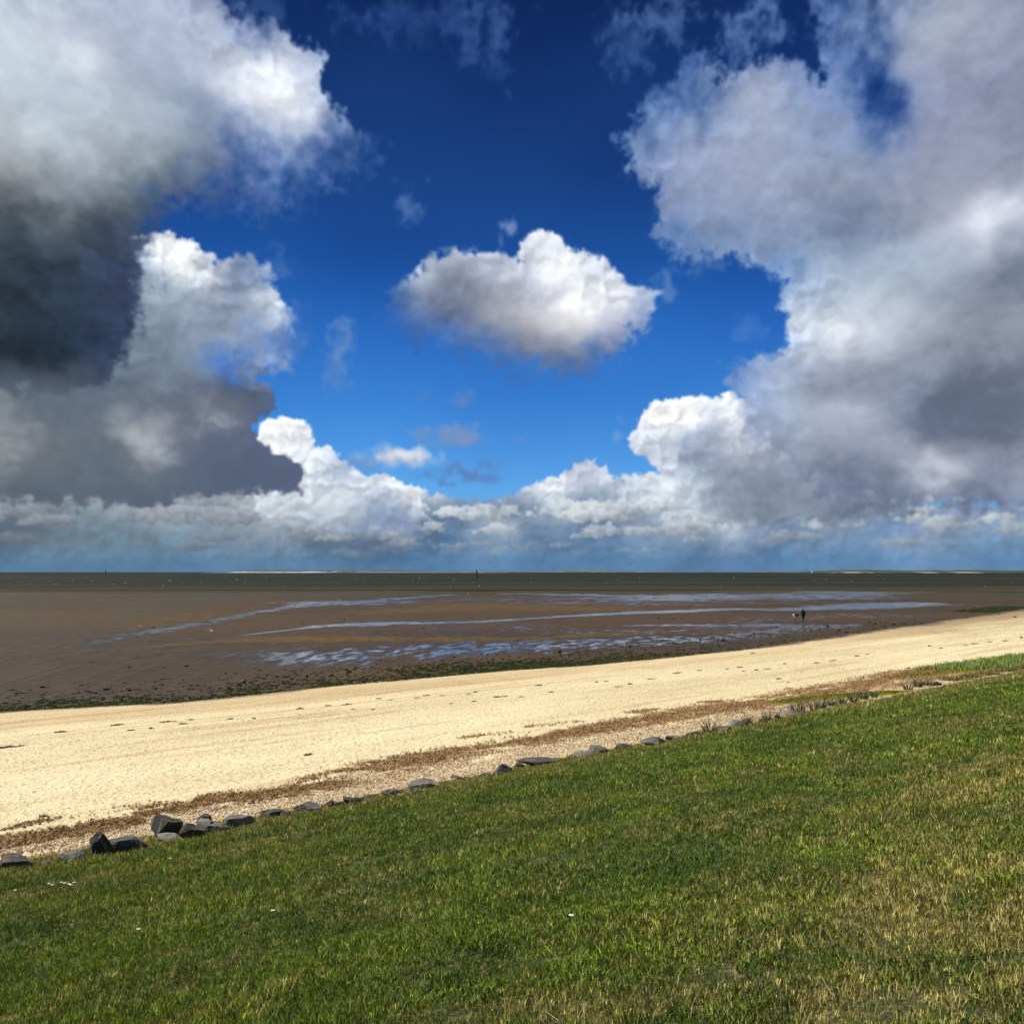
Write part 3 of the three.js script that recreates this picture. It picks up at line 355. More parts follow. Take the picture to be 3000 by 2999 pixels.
// ---------------------------------------------------------------- grass
function bladeGeometry(list) {                       // list of {x, z, h, w, lean, dir, turn}: tapered bent blades
  const p = [], n = [], idx = [], col = [];
  for (const b of list) {
    for (let q = 0; q < 5; q++) col.push(...(b.tint ?? [1, 1, 1]));
    const o = p.length / 3, ax = Math.cos(b.turn), az = Math.sin(b.turn), lx = Math.cos(b.dir), lz = Math.sin(b.dir);
    const rows = [[0, 1], [0.55, 0.8], [1, 0]];
    for (const [k, w] of rows) {
      const y = b.h * (k - 0.25 * b.lean * k * k), off = b.h * b.lean * k * k, x = b.x + lx * off, z = b.z + lz * off, hw = b.w * w / 2;
      const ny = 0.8, q = 1 / Math.hypot(az, ax, ny);
      if (k < 1) { p.push(x - ax * hw, y, z - az * hw, x + ax * hw, y, z + az * hw); n.push(-az * q, ny * q, ax * q, -az * q, ny * q, ax * q); } else { p.push(x, y, z); n.push(-az * q, ny * q, ax * q); }
    }
    idx.push(o, o + 1, o + 2, o + 1, o + 3, o + 2, o + 2, o + 3, o + 4);
  }
  const g = new THREE.BufferGeometry(); g.setAttribute('position', new THREE.Float32BufferAttribute(p, 3)); g.setAttribute('normal', new THREE.Float32BufferAttribute(n, 3)); g.setAttribute('color', new THREE.Float32BufferAttribute(col, 3)); g.setIndex(idx); return g;
}
const bladeTint = (r) => { const v = mix(0.4, 1.5, r()), q = r(); return q < 0.14 ? [2.3 * v, 1.55 * v, 1.9 * v] : q < 0.34 ? [1.3 * v, 1.18 * v, 0.8 * v] : [v, v, v]; };   // blades differ: some bleached, some young
function tuftGeometry(seed, count, radius, h0, h1, w0, w1, lean, tint = bladeTint) {
  const r = rng(seed);
  return bladeGeometry(Array.from({ length: count }, () => { const a = r() * 6.283, q = Math.sqrt(r()) * radius; return { x: Math.cos(a) * q, z: Math.sin(a) * q, h: mix(h0, h1, r() * r()), w: mix(w0, w1, r()), lean: lean * (0.2 + r()), dir: r() * 6.283, turn: r() * 6.283, tint: tint(r) }; }));
}
const leafMaterial = (o = {}) => new THREE.MeshPhysicalMaterial({ color: 0xffffff, roughness: 0.7, vertexColors: true, transmission: 0.32, thickness: 0, specularIntensity: 0.5, side: THREE.DoubleSide, ...o });
// worn, dry patches as seen: x, z, reach in metres, strength
const DRY = [[3.33,-6.07,0.89,1.1], [2.89,-5.72,0.68,1], [2.51,-5.58,0.68,0.86], [2.21,-5.57,0.55,0.63], [1.83,-5.45,0.43,0.45], [1.58,-5.28,0.37,0.4], [3.76,-7.14,0.68,0.46], [0.35,-4.74,0.31,0.6], [-0.09,-4.81,0.31,0.55], [0.85,-4.58,0.31,0.5], [1.37,-4.32,0.37,0.7], [1.95,-4.37,0.47,0.52], [1.59,-6.54,0.5,0.24], [0.14,-7.72,0.31,0.3], [0.3,-7.9,0.25,0.24], [9.01,-19.78,2,0.34], [2.5,-10.2,1.2,0.27], [0,-13.72,1.2,0.24], [2.04,-13.52,1.4,0.27], [5.42,-14.33,2,0.35], [4.69,-9.55,1.5,0.46], [-4.25,-14.13,0.74,0.3], [-5.88,-13.05,0.62,0.33], [-6.3,-11.52,0.62,0.33], [-2.84,-15.06,0.74,0.3], [6.19,-11.28,1.3,0.52], [3.35,-8.09,0.68,0.4], [-0.72,-7.73,0.31,0.18], [-1.48,-9.83,0.43,0.18], [2.33,-4.47,0.34,0.46], [1.76,-4.73,0.31,0.3]];
function dryness(x, z, s, t) {
  let d = 0; for (const p of DRY) { const q = ((x - p[0]) ** 2 + (z - p[1]) ** 2) / (p[2] * p[2]); if (q < 6) d += p[3] * Math.exp(-q * 1.2); }
  const band = fbm(s * 0.75 + 2, t * 0.16, 4), fine = fbm(s * 2.6, t * 1.7 + 7, 4), edge = smooth(3.8, 0.3, turfEdge(t) - s + band * 1.5);
  d = 1 - Math.exp(-d * 1.2); return clamp(0.03 + d * (0.85 + 0.4 * fine) + band * 0.22 + fine * 0.24 + edge * 0.66);
}
{
  const plainTint = (r) => { const v = mix(0.55, 1.25, r()); return [v, v * mix(0.96, 1.04, r()), v * mix(0.85, 1.15, r())]; };
  const r = rng(42), kinds = 6, tufts = [], M = new THREE.Matrix4(), Q = new THREE.Quaternion(), E = new THREE.Euler(), P = new THREE.Vector3(), S = new THREE.Vector3(), c = new THREE.Color();
  const lists = Array.from({ length: kinds }, () => []);
  for (let k = 0; k < kinds; k++) tufts.push(k < 4 ? tuftGeometry(100 + k, 14, 0.055, 0.024, 0.072, 0.0042, 0.008, 0.7) : tuftGeometry(100 + k, 13, 0.055, 0.022, 0.07, 0.0036, 0.0068, 0.5, plainTint));
  // cells thin out with distance; each tuft grows with it
  const cover = (d0, d1, perM2, size) => {
    const zMin = -d1, xMax = d1 * 0.7 + 4.2, area = 2 * xMax * (d1 - 0.3), n = Math.floor(area * perM2);
    for (let i = 0; i < n; i++) {
      const x = (r() * 2 - 1) * xMax, z = -0.3 - r() * (d1 - 0.3), d = -z;
      if (d < d0 || d > d1 || Math.abs(x) > d * 0.68 + 4.2) { continue; }
      const [s, t] = toST(x, z), lip = turfEdge(t) + 0.4 + 0.35 * fbm(t * 0.9, 3, 3);
      if (s > lip - 0.05) continue;
      const dry = dryness(x, z, s, t), lush = fbm(s * 1.1 + 60, t * 0.8, 4), q = r(), worn = smooth(0.75, 1, dry);
            const straw = q < dry * 0.78, yellow = !straw && r() < dry;
      const v = 0.45 + r() * 1.0;
      const w = r(); if (straw) c.setRGB(mix(0.42, 0.72, w) * v, mix(0.37, 0.61, w) * v, mix(0.095, 0.2, w) * v); else if (yellow) c.setRGB(0.2 * v, 0.225 * v, 0.02 * v); else { const b = smooth(-0.4, 0.5, lush); c.setRGB(mix(0.11, 0.2, b) * v, mix(0.198, 0.305, b) * v, mix(0.012, 0.019, b) * v); }
      const size2 = size * mix(0.75, 1.3, r()) * (1 + 0.2 * lush + 0.35 * Math.max(-0.3, fbm(s * 2.4 + 9, t * 2.4, 3))) * (straw ? 1.02 : 1) * (1 + worn * 0.1);
      E.set((r() - 0.5) * 0.5, r() * 6.283, (r() - 0.5) * 0.5); Q.setFromEuler(E);
      M.compose(P.set(x, bankHeight(s, t) - 0.006, z), Q, S.set(size2, size2 * (0.9 + 0.3 * r()), size2));
      lists[straw ? 4 + Math.floor(r() * 2) : Math.floor(r() * 4)].push([M.clone(), c.clone()]);
    }
  };
  cover(0.3, 8, 820, 0.92); cover(8, 14, 400, 1.08); cover(14, 24, 230, 1.4); cover(24, 52, 100, 2); cover(52, 115, 16, 3.2);
  const lawn = stuff(new THREE.Group(), 'grass', 'short green and straw-coloured grass covering the bank', 'grass'), m = leafMaterial();
  lists.forEach((L, k) => { const im = new THREE.InstancedMesh(tufts[k], m, L.length); im.name = 'grass_blades'; im.userData.kind = 'stuff'; L.forEach(([a, b], i) => { im.setMatrixAt(i, a); im.setColorAt(i, b); }); lawn.add(im); });
  // long dead stalks lying and standing in the turf
  const stalk = tuftGeometry(300, 1, 0.001, 0.085, 0.085, 0.0021, 0.0021, 0.3, () => [1, 1, 1]), many = [];
  for (let i = 0; i < 40000; i++) {
    const d = 3 + 19 * Math.pow(r(), 1.6), x = (r() * 2 - 1) * (d * 0.64 + 0.5), z = -d, [s, t] = toST(x, z); if (s > turfEdge(t) + 0.2) continue;
    const dry = dryness(x, z, s, t); if (r() > dry * dry * 1.5 + 0.04) continue;
    const v = 0.7 + r() * 0.5, k = mix(0.55, 1.35, r()) * (1 + d * 0.02), tilt = r() < 0.3 ? 1.3 : 0.55;
    E.set((r() - 0.5) * tilt * 2, r() * 6.283, (r() - 0.5) * tilt * 2); Q.setFromEuler(E);
    many.push([new THREE.Matrix4().compose(P.set(x, bankHeight(s, t) + 0.004, z), Q, S.set(k * 1.1, k, k * 1.1)), new THREE.Color().setRGB(0.58 * v, 0.49 * v, 0.21 * v)]);
  }
  const im = new THREE.InstancedMesh(stalk, m, many.length); many.forEach(([a, b], i) => { im.setMatrixAt(i, a); im.setColorAt(i, b); }); im.name = 'dead_stalks'; im.userData.kind = 'stuff'; lawn.add(im);
  console.log('grass', lists.map((L) => L.length).join(' '), many.length);
}
const loose = (name, label, category, geometries, material) => { // several kinds of one countless thing
  const g = stuff(new THREE.Group(), name, label, category);
  geometries.forEach(([geo, L], k) => { if (!L.length) return; const im = new THREE.InstancedMesh(geo, material, L.length); im.name = name + '_pieces'; im.userData.kind = 'stuff'; L.forEach(([a, b], i) => { im.setMatrixAt(i, a); im.setColorAt(i, b); }); g.add(im); });
  return g;
};
const at = (x, y, z, rx, ry, rz, sx, sy = sx, sz = sx) => new THREE.Matrix4().compose(new THREE.Vector3(x, y, z), new THREE.Quaternion().setFromEuler(new THREE.Euler(rx, ry, rz)), new THREE.Vector3(sx, sy, sz));

// ---------------------------------------------------------------- strandline: brown wrack and shell gravel
const WRACK = [
  [[-10.67,-17.1,0.69], [-9.98,-17.68,0.62], [-9.54,-18.1,0.57], [-8.97,-18.61,0.41], [-8.34,-18.92,0.38], [-7.82,-19.22,0.21]],
  [[-8.24,-19.77,0.19], [-7.84,-20,0.45], [-7.37,-20.78,0.56], [-6.48,-20.95,0.47], [-5.64,-21.32,0.36], [-4.9,-21.63,0.4], [-4.28,-22.62,0.64], [-3.64,-24.05,0.67], [-2.85,-25.06,0.71], [-1.96,-25.85,0.69], [-1.01,-26.56,0.55], [0,-27.23,0.56], [1.07,-28.08,0.57], [2.22,-29.22,0.54], [3.4,-29.82,0.54], [4.76,-31.31,0.64], [6.16,-32.41,0.79], [7.53,-33.03,0.86], [8.93,-33.55,0.99], [11.34,-35.07,1.02], [13.67,-37.8,0.99], [16.65,-39.73,1.18], [20.42,-44.64,0.79], [24.36,-47.31,0.61]],
  [[-10.58,-18.98,0.11], [-10.31,-19.83,0.16], [-9.84,-20.07,0.2], [-9.36,-20.35,0.16], [-8.52,-21.09,0.13]],
  [[-1.84,-29.48,0.17], [-1.13,-29.69,0.2], [0.11,-29.72,0.16]], [[0.42,-31.26,0.14], [1.19,-31.26,0.21], [2.41,-31.75,0.18]], [[4.26,-33.44,0.15], [4.88,-33.81,0.22], [5.56,-34.03,0.15]], [[7.32,-35.66,0.16], [8.44,-35.49,0.15]], [[12.08,-39.65,0.18], [13.11,-39.15,0.21], [14.5,-40.52,0.18]],
];
function alongLine(L, f) { const i = Math.min(L.length - 2, Math.floor(f * (L.length - 1))), t = f * (L.length - 1) - i; return [0, 1, 2].map((k) => mix(L[i][k], L[i + 1][k], t)); }
{
  const r = rng(9), strands = [], bits = [];
  const strand = bladeGeometry([0, 1, 2].map((k) => ({ x: (k - 1) * 0.02, z: 0.01 * k, h: 0.11 - 0.025 * k, w: 0.011, lean: 0.9, dir: k * 2.1, turn: k * 1.3 })));
  const bit = new THREE.IcosahedronGeometry(0.02, 0);
  WRACK.forEach((L, n) => {
    let len = 0; for (let i = 1; i < L.length; i++) len += Math.hypot(L[i][0] - L[i - 1][0], L[i][1] - L[i - 1][1]);
    const seg = []; for (let i = 1; i < L.length; i++) seg.push(Math.hypot(L[i][0] - L[i - 1][0], L[i][1] - L[i - 1][1]));
    const count = Math.floor(len * (n < 2 ? 1250 : 170));
    for (let k = 0; k < count; k++) {
      let q = r() * len, i = 0; while (q > seg[i]) q -= seg[i++];
      const f = q / seg[i], a = L[i], b = L[i + 1], dx = (b[0] - a[0]) / seg[i], dz = (b[1] - a[1]) / seg[i], hw = mix(a[2], b[2], f) * (n < 2 ? 2.2 : 2.6), g = (r() + r() + r() - 1.5) * 0.85 * hw;
      const x = mix(a[0], b[0], f) - dz * g, z = mix(a[1], b[1], f) + dx * g, [s, t] = toST(x, z);
      if (fbm(s * 2.1 + 11, t * 0.8, 4) + r() * 0.7 < 0.06 || s < turfEdge(t) + 0.3) continue;
      const y = beachHeight(s, t), v = 0.6 + r() * 0.8, far = 1 + Math.hypot(x, z) * 0.008, tone = r();
      const col = new THREE.Color().setRGB(mix(0.23, 0.46, tone) * v, mix(0.13, 0.29, tone) * v, mix(0.052, 0.13, tone) * v);
      if (r() < 0.75) strands.push([at(x, y + 0.012 + r() * 0.02, z, 1.3 + r() * 0.4, r() * 6.28, 0, far * mix(0.5, 1.35, r())), col]); else bits.push([at(x, y + 0.008, z, r() * 3, r() * 3, 0, far * mix(0.5, 1.5, r())), col]);
    }
  });
  loose('wrack_line', 'brown band of dried seaweed and straw along the beach', 'seaweed', [[strand, strands], [bit, bits]], new THREE.MeshStandardMaterial({ roughness: 0.95, side: THREE.DoubleSide }));
  // shells between the wrack and the turf
  const shell = new THREE.SphereGeometry(0.022, 7, 4, 0, 6.283, 0, 1.4); shell.scale(1, 0.55, 0.8);
  const chip = new THREE.TetrahedronGeometry(0.018, 0); chip.scale(1, 0.35, 0.8);
  const shells = [], chips = [], main = [...WRACK[0].slice(0, 5), ...WRACK[1]];
  const wrackS = main.map((p) => toST(p[0], p[1])).map(([s, t]) => [t, s]).sort((a, b) => a[0] - b[0]);
  for (let i = 0; i < 210000; i++) {
    const t = -2 + 75 * Math.pow(r(), 1.25), g = turfEdge(t), w = along(wrackS, clamp(t, wrackS[0][0], wrackS[wrackS.length - 1][0])), s = g + 0.1 + Math.pow(r(), 1.15) * (w - g + 0.9);
    if (s > w + 0.5 * r() || fbm(s * 0.8, t * 0.5 + 20, 3) + r() < 0.1) continue;
    const [x, z] = toXZ(s, t), y = beachHeight(s, t), v = 0.65 + r() * 0.5, q = r(), far = 1 + Math.hypot(x, z) * 0.01;
    const col = q < 0.5 ? new THREE.Color().setRGB(0.8 * v, 0.64 * v, 0.41 * v) : q < 0.8 ? new THREE.Color().setRGB(0.62 * v, 0.42 * v, 0.235 * v) : new THREE.Color().setRGB(0.2 * v, 0.13 * v, 0.07 * v);
    (i & 1 ? shells : chips).push([at(x, y + 0.004, z, (r() - 0.5) * 1.1, r() * 6.28, (r() - 0.5) * 1.1, far * mix(0.4, 1.15, r())), col]);
  }
  loose('shell_gravel', 'pale broken shells strewn between the wrack line and the stones', 'shells', [[shell, shells], [chip, chips]], new THREE.MeshStandardMaterial({ roughness: 0.7, side: THREE.DoubleSide }));
  // bits of weed and shell thinly strewn over the open sand
  const litter = [], flakes = [];
  for (let i = 0; i < 34000; i++) {
    const t = -4 + 150 * Math.pow(r(), 1.7), g = turfEdge(t), m = flatEdge(t), u = 0.16 + 0.8 * Math.pow(r(), 0.9), s = mix(m, g, u), den = fbm(s * 0.35 + 70, t * 0.12, 4);
    if (den + r() * 0.9 < 0.3) continue;
    const [x, z] = toXZ(s, t), y = beachHeight(s, t), v = 0.6 + r() * 0.7, far = 1 + Math.hypot(x, z) * 0.012, q = r();
    if (q < 0.6) litter.push([at(x, y + 0.006, z, 1.35 + r() * 0.3, r() * 6.28, 0, far * mix(0.3, 0.75, r())), new THREE.Color().setRGB(0.24 * v, 0.165 * v, 0.085 * v)]); else flakes.push([at(x, y + 0.004, z, (r() - 0.5), r() * 6.28, 0, far * mix(0.5, 1.2, r())), q < 0.8 ? new THREE.Color().setRGB(0.72 * v, 0.62 * v, 0.47 * v) : new THREE.Color().setRGB(0.3 * v, 0.24 * v, 0.15 * v)]);
  }
  loose('beach_litter', 'scraps of weed and shell scattered over the dry sand', 'litter', [[strand, litter], [chip, flakes]], new THREE.MeshStandardMaterial({ roughness: 0.95, side: THREE.DoubleSide }));
  console.log('strand', strands.length, bits.length, shells.length, chips.length, litter.length);
}

const placeWords = (x, z) => { const u = x / -z; return u < -0.38 ? 'at far left' : u < -0.2 ? 'in the left part' : u < -0.03 ? 'left of the middle' : u < 0.115 ? 'right of the middle' : u < 0.265 ? 'left of the people' : u < 0.39 ? 'near the people' : 'at far right'; };

// ---------------------------------------------------------------- boulders along the foot of the turf
const rockGrain = texture(512, 512, (i, j) => { const v = 0.5 + 0.3 * fbm(i / 40, j / 40, 6, 0.6) + 0.12 * vnoise(i / 2.2, j / 2.2); return [v, v, v]; });
const rockMaterial = new THREE.MeshStandardMaterial({ vertexColors: true, roughness: 0.9, bumpMap: rockGrain, bumpScale: 0.03 });
function rockGeometry(seed, w, h, d, tone, tilt, detail = 5) {   // a broken block: a ball cut by planes, roughened
  const r = rng(seed), planes = [];
  for (let i = 0; i < 11; i++) { const v = new THREE.Vector3(r() * 2 - 1, r() * 2 - 1, r() * 2 - 1).normalize(); planes.push([v, 0.55 + r() * 0.3]); }
  planes.push([new THREE.Vector3(0.15 * (r() - 0.5), 1, 0.2 * (r() - 0.5)).normalize(), 0.62 + 0.2 * r()]);
  let g = new THREE.IcosahedronGeometry(1, detail * 4); g.deleteAttribute('uv'); g.deleteAttribute('normal'); g = mergeVertices(g, 1e-4);
  const p = g.attributes.position, c = new Float32Array(p.count * 3), uv = new Float32Array(p.count * 2), v = new THREE.Vector3(), q = new THREE.Quaternion().setFromEuler(new THREE.Euler(0.2 * (r() - 0.5), r() * 6.28, tilt)), o = seed * 3.7;
  for (let i = 0; i < p.count; i++) {
    v.fromBufferAttribute(p, i); let k = 1.1; for (const [n, dd] of planes) { const s = v.dot(n); if (s > 0.05) k = Math.min(k, dd / s); }
    const nn = fbm(v.x * 2.2 + o, v.y * 2.2 + v.z * 1.7, 4), fine = fbm(v.x * 7 + v.z * 4 + o, v.y * 7 - v.z * 3, 3);
    k *= 1 + 0.05 * nn + 0.022 * fine; v.multiplyScalar(k);
    const a = Math.atan2(v.z, v.x), lichen = smooth(0.25, 0.6, fbm(v.x * 3 + o + 9, v.z * 3 + v.y * 2, 4)), dark = smooth(0.1, 0.7, fbm(v.x * 2 + 30 - o, v.y * 2.5 + v.z, 3));
    const b = tone * (1 + 0.3 * nn + 0.25 * fine) * (1 - 0.35 * dark); c.set([mix(b * 0.95, 0.3, lichen * 0.55), mix(b * 0.88, 0.28, lichen * 0.55), mix(b * 0.76, 0.22, lichen * 0.55)], i * 3);
    uv[i * 2] = a * 0.5 * Math.max(w, d) * 2; uv[i * 2 + 1] = v.y * h * 2;
    v.applyQuaternion(q); p.setXYZ(i, v.x, v.y, v.z);
  }
  g.computeBoundingBox(); const bb = g.boundingBox, sx = bb.max.x - bb.min.x, sy = bb.max.y - bb.min.y, sz = bb.max.z - bb.min.z;
  for (let i = 0; i < p.count; i++) p.setXYZ(i, (p.getX(i) - (bb.max.x + bb.min.x) / 2) * w / sx, (p.getY(i) - bb.min.y) * h / sy, (p.getZ(i) - (bb.max.z + bb.min.z) / 2) * d / sz);
  g.setAttribute('color', new THREE.BufferAttribute(c, 3)); g.setAttribute('uv', new THREE.BufferAttribute(uv, 2)); g.computeVertexNormals();
  return toCreasedNormals(g, 0.5);
}
// x, z, width, height (metres), tone, tilt
const BOULDERS = [[-8.34,-15.31,0.77,0.21,0.1,0.05], [-7.82,-15.3,0.26,0.08,0.14,0.1], [-7.38,-15.28,0.56,0.21,0.19,0.1], [-7.07,-15.54,0.34,0.39,0.09,0.5], [-6.66,-15.7,0.63,0.22,0.13,0.15], [-6.51,-17.12,0.55,0.3,0.07,-0.25], [-6.24,-16.49,0.53,0.13,0.24,0.05], [-5.85,-16.59,0.45,0.27,0.1,0.2], [-6.18,-18.44,0.35,0.17,0.06,0.1], [-5.75,-17.03,0.43,0.24,0.25,0.15], [-5.47,-16.89,0.43,0.16,0.22,0.1], [-5.26,-17.63,0.54,0.19,0.2,0.2], [-4.84,-18.34,0.4,0.16,0.12,0.1], [-4.57,-18.27,0.23,0.14,0.09,0.2], [-4.13,-18.63,0.6,0.26,0.15,0.25], [-3.86,-19.31,0.21,0.18,0.08,0.4], [-3.63,-19.22,0.27,0.12,0.1,0.1], [-3.37,-19.44,0.45,0.19,0.11,0.2], [-3.13,-19.96,0.31,0.11,0.12,0.1], [-2.6,-20.15,0.5,0.14,0.13,0.1], [-1.92,-20.46,0.79,0.27,0.24,0.3], [-1.28,-21.76,0.37,0.13,0.11,0.1], [-0.59,-21.5,0.33,0.13,0.1,0.1], [-0.11,-21.6,0.48,0.32,0.19,0.5], [0.22,-22.76,0.3,0.16,0.08,0.2], [0.78,-22.85,1.09,0.19,0.1,0.1], [1.92,-23.45,0.54,0.14,0.2,0.1], [2.35,-23.67,0.67,0.27,0.17,0.1], [3.17,-24.5,0.57,0.17,0.09,0.1], [3.9,-24.38,0.71,0.26,0.16,0.1], [4.67,-25.75,0.44,0.2,0.2,0.3], [5.28,-26.46,0.26,0.18,0.12,0.4], [5.61,-26.61,0.47,0.13,0.1,0.1], [6.21,-26.24,0.59,0.24,0.18,0.2], [7.03,-27.8,0.62,0.28,0.24,0.1], [9.52,-30.13,0.97,0.19,0.26,0.1], [11.46,-32,1.11,0.2,0.26,0.05], [17.29,-36.27,0.5,0.25,0.07,0.05]];
const BOULDER_LABELS = ['long dark flat-topped slab at the left edge of the turf', 'small half-buried stone between the left slab and a grey block', 'grey block with a dark front, just left of the upright boulder', 'dark pointed boulder standing on end at the turf edge', 'rough brown-grey boulder just right of the upright pointed one', 'large blackish angular boulder resting on a pale slab', 'pale flat slab lying under the large blackish boulder', 'rounded dark grey boulder right of the large blackish one', 'small black stone at the back of the pale boulder pile', 'pale grey cracked boulder in front of the small black stone', 'pale wedge of rock at the right end of the boulder pile', 'low pale slab in the turf, right of the boulder pile', 'low grey-green stone between the pale slab and the humped boulder', 'small dark stone just left of the brown humped boulder', 'brown-grey humped boulder, alone left of a small pointed stone', 'small dark pointed stone right of the brown humped boulder', 'flat dark stone next to the small pointed one', 'dark sunken boulder left of the low brown stone', 'low brown stone showing its top over the grass', 'low dark hump half hidden by grass, left of the grey wedge', 'large pale grey wedge-shaped rock on the shell gravel', 'low jagged brown stone right of the grey wedge', 'small round-topped dark stone left of the tall grey boulder', 'grey boulder leaning up in the middle of the turf edge', 'small black stone against the leaning grey boulder', 'very long low dark slab along the middle of the turf edge', 'pale foot of stone left of the square grey boulder', 'square grey boulder with a shaded left side', 'low dark stone between two grey boulders', 'dark-fronted grey boulder right of the low dark stone', 'small pale angular boulder left of the first grass clump', 'little pointed brown stone near the first grass clump', 'flat dark stone at the foot of the first grass clump', 'brown boulder right of the first dark grass clump', 'pale slab between the first two clumps of coarse grass', 'pale flat slab in front of the dense dark grass clump', 'pale flat slab farther right, under coarse grass', 'dark square block at the far right by the pale gravel'];
BOULDERS.forEach(([x, z, w, h, tone, tilt], i) => {
  const lone = i > 12 || i < 3, H = h * (lone ? 1.3 : 1.55), m = new THREE.Mesh(rockGeometry(900 + i, w * (lone ? 1.05 : 1.16), H, Math.max(w * 0.7, h * 0.9), tone * (tone > 0.14 ? 1.15 : 0.8), tilt, w > 0.25 ? 5 : 3), rockMaterial), out = i === 8 ? -0.18 : i === 6 ? 0.1 : 0;
  const [s, t] = toST(x, z), [px, pz] = toXZ(s + Math.max(w * 0.16, 0.03) - out, t), y = Math.min(groundHeight(px, pz), bankHeight(s, t));
  m.position.set(px, bankHeight(s, t) - H * (lone ? 0.4 : 0.33) + (i === 5 ? 0.08 : 0), pz); m.rotation.y = -0.3 + 0.28 * Math.sin(i * 5.3);
  tag(m, 'boulder', BOULDER_LABELS[i], 'boulder', 'boulders along the foot of the grass bank');
});

// ---------------------------------------------------------------- clumps of coarse beach grass at the turf edge
{
  const m = leafMaterial({ color: rgb(0.045, 0.075, 0.028), transmission: 0.2 });
  const spots = [[5.82,-26.36,0.34,0.53], [7.23,-27.6,0.3,0.42], [8.21,-28.82,0.33,0.38], [8.62,-29.18,0.25,0.31], [9.66,-30.27,0.65,0.51], [10.34,-30.75,0.36,0.4], [10.77,-31.2,0.31,0.41], [11.36,-31.8,0.27,0.32], [11.89,-32.23,0.32,0.32], [12.36,-32.43,0.37,0.47], [12.99,-33.1,0.38,0.38], [13.56,-33.56,0.31,0.34], [15.69,-35.48,0.41,0.33], [16.45,-36.31,0.39,0.5], [16.96,-36.62,0.31,0.39], [7.8,-27.94,0.22,0.26]];
  const labels = ['first clump of coarse dark grass from the left, standing alone', 'second clump of coarse grass, by the pale slab', 'thin clump of coarse grass left of a smaller one', 'small thin clump of coarse grass before the dense one', 'dense dark clump, the widest of the coarse beach grass', 'coarse grass clump touching the right of the dense dark one', 'tall thin grass clump in front of pale gravel', 'short grass clump on the pale flat slab', 'short grass clump between the pale slab and a taller clump', 'tall spiky grass clump below the yellow-green plants', 'bushy grass clump right of the tall spiky one', 'last grass clump before the pale shell patch', 'low dark grass clump left of the spiky pair', 'spiky grass clump against the pale shell patch', 'thin grass clump just left of the dark square block', 'thin low grass clump between the second clump and the dense one'];
  spots.forEach(([x, z, w, h], i) => {
    const g = new THREE.Group(); g.position.set(x, groundHeight(x, z) - 0.03, z); tag(g, 'beach_grass', labels[i], 'grass clump', 'coarse grass clumps at the turf edge');
    const r = rng(500 + i), n = Math.floor(44 + w * 90), blades = Array.from({ length: n }, () => { const a = r() * 6.283, q = Math.sqrt(r()) * w * 0.32; return { x: Math.cos(a) * q, z: Math.sin(a) * q, h: h * mix(0.5, 1.4, r()), w: mix(0.014, 0.026, r()), lean: 0.2 + 0.95 * r(), dir: a + (r() - 0.5), turn: r() * 6.283 }; });
    part('leaves', bladeGeometry(blades.slice(0, n * 0.8 | 0)), m, g); part('dry_leaves', bladeGeometry(blades.slice(n * 0.8 | 0)), dryLeaf(), g);
  });
}
function dryLeaf() { return dryLeaf.m ??= leafMaterial({ color: rgb(0.3, 0.24, 0.11) }); }
